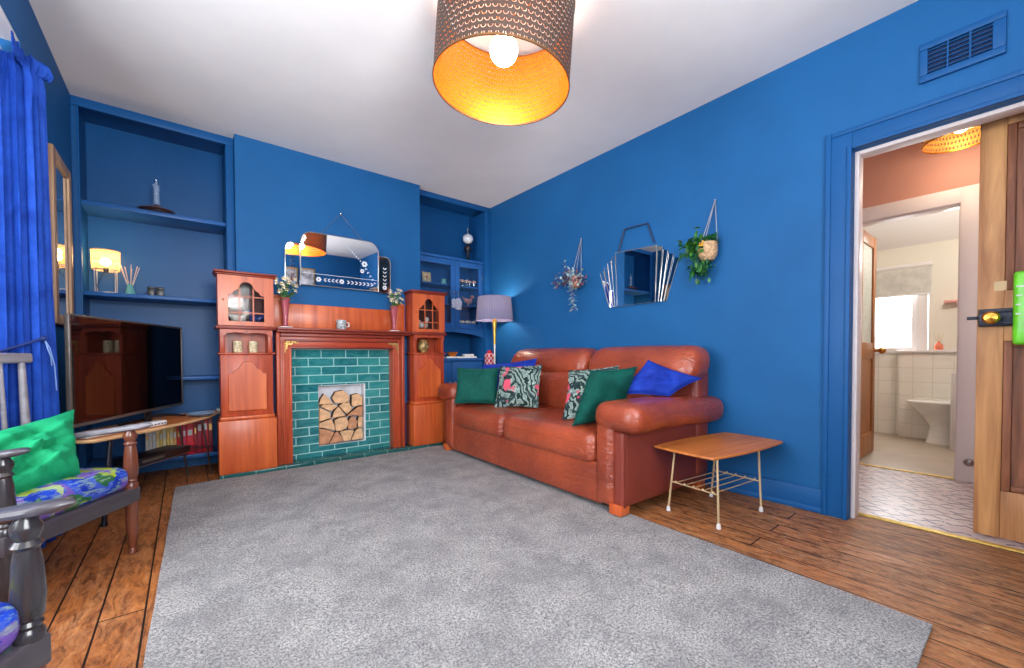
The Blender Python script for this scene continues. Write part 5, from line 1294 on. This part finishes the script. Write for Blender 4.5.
b = MB(); b.span((CX0, CY - .015, .84), (CX1, YAB - .001, .868), .005); b.build('counter', 'bluecab', lc)
for x0, x1 in ((CX0 + .004, 2.31), (2.315, CX1 - .004)):
    do = MB().span((x0, CY, .06), (x1, CY + .019, .835), .004).build('door', 'bluecab', lc)
    MB().ball((x1 - .03 if x0 < 2.2 else x0 + .03, CY - .012, .6), .012, u=10, v=8).build('knob', 'steel', do)
tr_ = MB(); tr_.soft((2.47, 4.06, .878), (.40, .12, .02), .008, n=5); tag(tr_.build('serving_tray', 'china'), 'long white tray on the blue cupboard counter', 'tray')
bw = MB().lathe([(0, 0), (.03, 0), (.055, .03), (.062, .05), (.057, .05), (.045, .025), (0, .012)], 20, TR(2.37, 4.05, .889)); tag(bw.build('orange_bowl', plain('orange lustre', rgb(214, 120, 40), 0.2, 0.3)), 'small orange lustre bowl on the white tray', 'bowl')
tw = MB().soft((2.58, 4.05, .903), (.14, .06, .028), .012, n=4); tag(tw.build('folded_cloth', 'whiteline'), 'small folded white cloth on the white tray', 'cloth')
# cabinet contents
pf = thing('picture_frame', 'small cream framed picture behind the left cabinet glass', 'picture', (2.05, 4.03, 1.69)); pf.rotation_euler = (-.12, 0, .1)
f = MB(); f.span((-.052, -.006, 0), (.052, .006, .11), .003); f.build('frame', plain('gilt cream frame', rgb(206, 180, 120), 0.4, var=0.2), pf); MB().span((-.038, -.0075, .014), (.038, -.005, .096)).build('picture', plain('cream print', rgb(216, 190, 140), 0.7, var=0.3, scale=40), pf); MB().prism([(.012 * math.cos(k * PI / 5), .055 + .014 * math.sin(k * PI / 5)) for k in range(10)], .008, .0095, FR).build('red_flower', 'red', pf, recalc=True)
tg = MB().lathe([(0, 0), (.03, 0), (.035, .02), (.03, .05), (.036, .06), (.032, .06), (.025, .045), (0, .01)], 18, TR(2.27, 4.06, 1.69)); tag(tg.build('glass_bowl', 'tealglass'), 'small sea green glass bowl beside the framed picture', 'bowl')
def tumbler(x, z, i, kind, grp, lab):
    o = thing('drinking_glass', lab, 'glass', (x, 4.04 + .02 * (i % 2), z), 0, grp)
    MB().lathe([(0, 0), (.018, 0), (.021, .004), (.024, .085), (.021, .085), (.017, .01), (0, .008)], 14).build('glass_body', 'clear' if kind else plain('smoked glass', rgb(150, 142, 150), 0.1, 0.2), o)
    MB().lathe([(.0245, .055), (.0252, .06), (.0252, .07), (.0245, .075)], 14, caps=False).build('painted_band', plain('gilt band', rgb(196, 150, 130), 0.3, 0.3) if kind else 'whiteline', o)
for i in range(5): tumbler(2.46 + i * .05, 1.69, i, 1, 'banded glasses on the upper cabinet shelf', 'banded drinking glass in the row behind the right cabinet door, upper shelf')
for i in range(5): tumbler(2.46 + i * .05, 1.22, i, 0, 'striped glasses on the lowest cabinet shelf', 'smoky drinking glass in the row on the lowest cabinet shelf')
figure((2.58, 4.04, 1.475), 'rust coloured bird figurine behind the right cabinet glass', 1.0, plain('rust glaze', rgb(190, 110, 84), 0.3, var=0.3, scale=40))
def heart(loc, label, s):
    o = thing('hanging_tag', label, 'ornament', loc, .15)
    MB().prism([(-.035 * s, -.11 * s), (.035 * s, -.11 * s), (.04 * s, -.03 * s), (.018 * s, .0), (-.018 * s, 0), (-.04 * s, -.03 * s)], -.004, .004, FR).build('tag_body', plain('pale patterned fabric', rgb(196, 198, 214), 0.8, var=0.3, scale=70), o, recalc=True)
    MB().tube([(0, 0, 0), (0, -.003, .04), (0, .0, .075)], .0018, 5).build('string', 'rope', o)
heart((2.335, 3.945, 1.525), 'pale fabric tag hanging from the left cabinet knob', .9)
heart((2.39, 3.945, 1.535), 'pale fabric tag hanging from the right cabinet knob', 1.15)
ol = thing('oil_lamp', 'oil lamp with white globe standing on top of the blue cabinet', 'oil lamp', (2.585, 4.05, 1.985))
MB().lathe([(0, 0), (.05, 0), (.052, .01), (.02, .03), (.014, .07), (.02, .10), (.042, .13), (.044, .16), (.025, .185), (.02, .20)], 20).build('lamp_base', 'iron', ol)
MB().ball((0, 0, .265), .062, (1, 1, .9)).build('globe_shade', plain('white patterned globe', rgb(214, 220, 230), 0.3, var=0.3, scale=50), ol)
MB().lathe([(.02, .31), (.018, .345), (.02, .385), (.017, .385), (.014, .31)], 14, caps=False).build('glass_chimney', 'clear', ol)
MB().tube([(.03, .02, .19), (.085, .04, .26), (.08, .04, .34), (.03, .03, .38)], .0035).build('hoop', 'iron', ol)
# picture on the rear wall, seen only in the mirror
rp = thing('framed_print', 'gilt framed print on the wall reflected in the overmantel mirror', 'picture', (1.815, YF + .002, 2.13))
MB().span((-.15, 0, -.17), (.15, .02, .17), .005).build('frame', 'gold', rp); MB().span((-.12, .0195, -.14), (.12, .0225, .14)).build('print', plain('pale print', rgb(190, 190, 196), 0.7, var=0.5, scale=9), rp)

# ------------------------------------------------------------------ lights
def light(name, kind, loc, energy, col=(1, 1, 1), size=None, rot=None, spread=None, r=None):
    d = bpy.data.lights.new(name, kind); d.energy = energy; d.color = col
    if kind == 'AREA':
        d.shape = 'RECTANGLE'; d.size, d.size_y = size
        if spread: d.spread = spread
    if r: d.shadow_soft_size = r
    o = bpy.data.objects.new(name, d); C.objects.link(o); o.location = loc
    if rot: o.rotation_euler = rot
    return o
light('bay_daylight', 'AREA', (BAYX - .25, 1.55, 1.45), 150, (0.95, 0.97, 1), (2.5, 1.6), (0, -PI / 2, 0))
light('rear_daylight', 'AREA', (0.25, YF - .25, 1.5), 140, (1, 0.98, 0.96), (1.5, 1.5), (PI / 2, 0, 0))
light('bath_daylight', 'AREA', (BXF + .25, .92, 1.4), 45, (1, 1, 1), (.5, 1.0), (0, PI / 2, 0))
light('added_bath_fill', 'POINT', (5.2, .3, 1.9), 20, (1, .95, .86), r=.1)  # added point light to brighten the bathroom, no fitting modelled there
light('hall_lamp', 'POINT', (3.95, .28, 2.2), 5, (1, .85, .65), r=.08)
light('hall_fill', 'POINT', (3.5, -.6, 1.5), 14, (1, .95, .9), r=.2)
light('added_ceiling_fill', 'AREA', (0.45, -0.35, 1.75), 55, (1, .98, .97), (.6, .6), (math.radians(155), 0, 0))  # unseen panel added behind the camera, evens out the room via the ceiling
light('pendant_lamp', 'POINT', (1.195, 1.57, 2.24), 8, (1, .9, .78), r=.06)
light('wicker_lamp', 'POINT', (-.425, 4.06, 1.60), 1.6, (1, .7, .42), r=.03)
light('floor_lamp_glow', 'POINT', (2.60, 3.555, 1.44), 7.0, (1, .76, .56), r=.04)

wd = bpy.data.worlds.new('daylight'); bpy.context.scene.world = wd; wd.use_nodes = True
bg = wd.node_tree.nodes['Background']; bg.inputs[0].default_value = (0.86, 0.92, 1.0, 1); bg.inputs[1].default_value = 1.6

# ------------------------------------------------------------------ camera
cd = bpy.data.cameras.new('camera'); co_ = bpy.data.objects.new('camera', cd); C.objects.link(co_)
F_PX = 410.0; cd.sensor_width = 36; cd.sensor_fit = 'HORIZONTAL'; cd.lens = F_PX * 36 / 1024
cd.shift_x = 0.0; cd.shift_y = (363.5 - 334) / 1024
cd.clip_start = 0.02
co_.location = (0, 0, 0.9)
yaw, pitch, roll = math.radians(38.6), math.radians(-1.15), math.radians(-.2)
fw = Vector((math.sin(yaw) * math.cos(pitch), math.cos(yaw) * math.cos(pitch), math.sin(pitch)))
rt = Vector((math.cos(yaw), -math.sin(yaw), 0)); up = rt.cross(fw)
r2 = rt * math.cos(roll) + up * math.sin(roll); u2 = -rt * math.sin(roll) + up * math.cos(roll)
co_.rotation_euler = Matrix((r2, u2, -fw)).transposed().to_euler()
sc = bpy.context.scene; sc.camera = co_
sc.view_settings.view_transform = 'Standard'; sc.view_settings.look = 'None'; sc.view_settings.exposure = 0.28
sc.cycles.max_bounces = 10; sc.cycles.diffuse_bounces = 5; sc.cycles.transparent_max_bounces = 16
sc.cycles.sample_clamp_indirect = 6.0
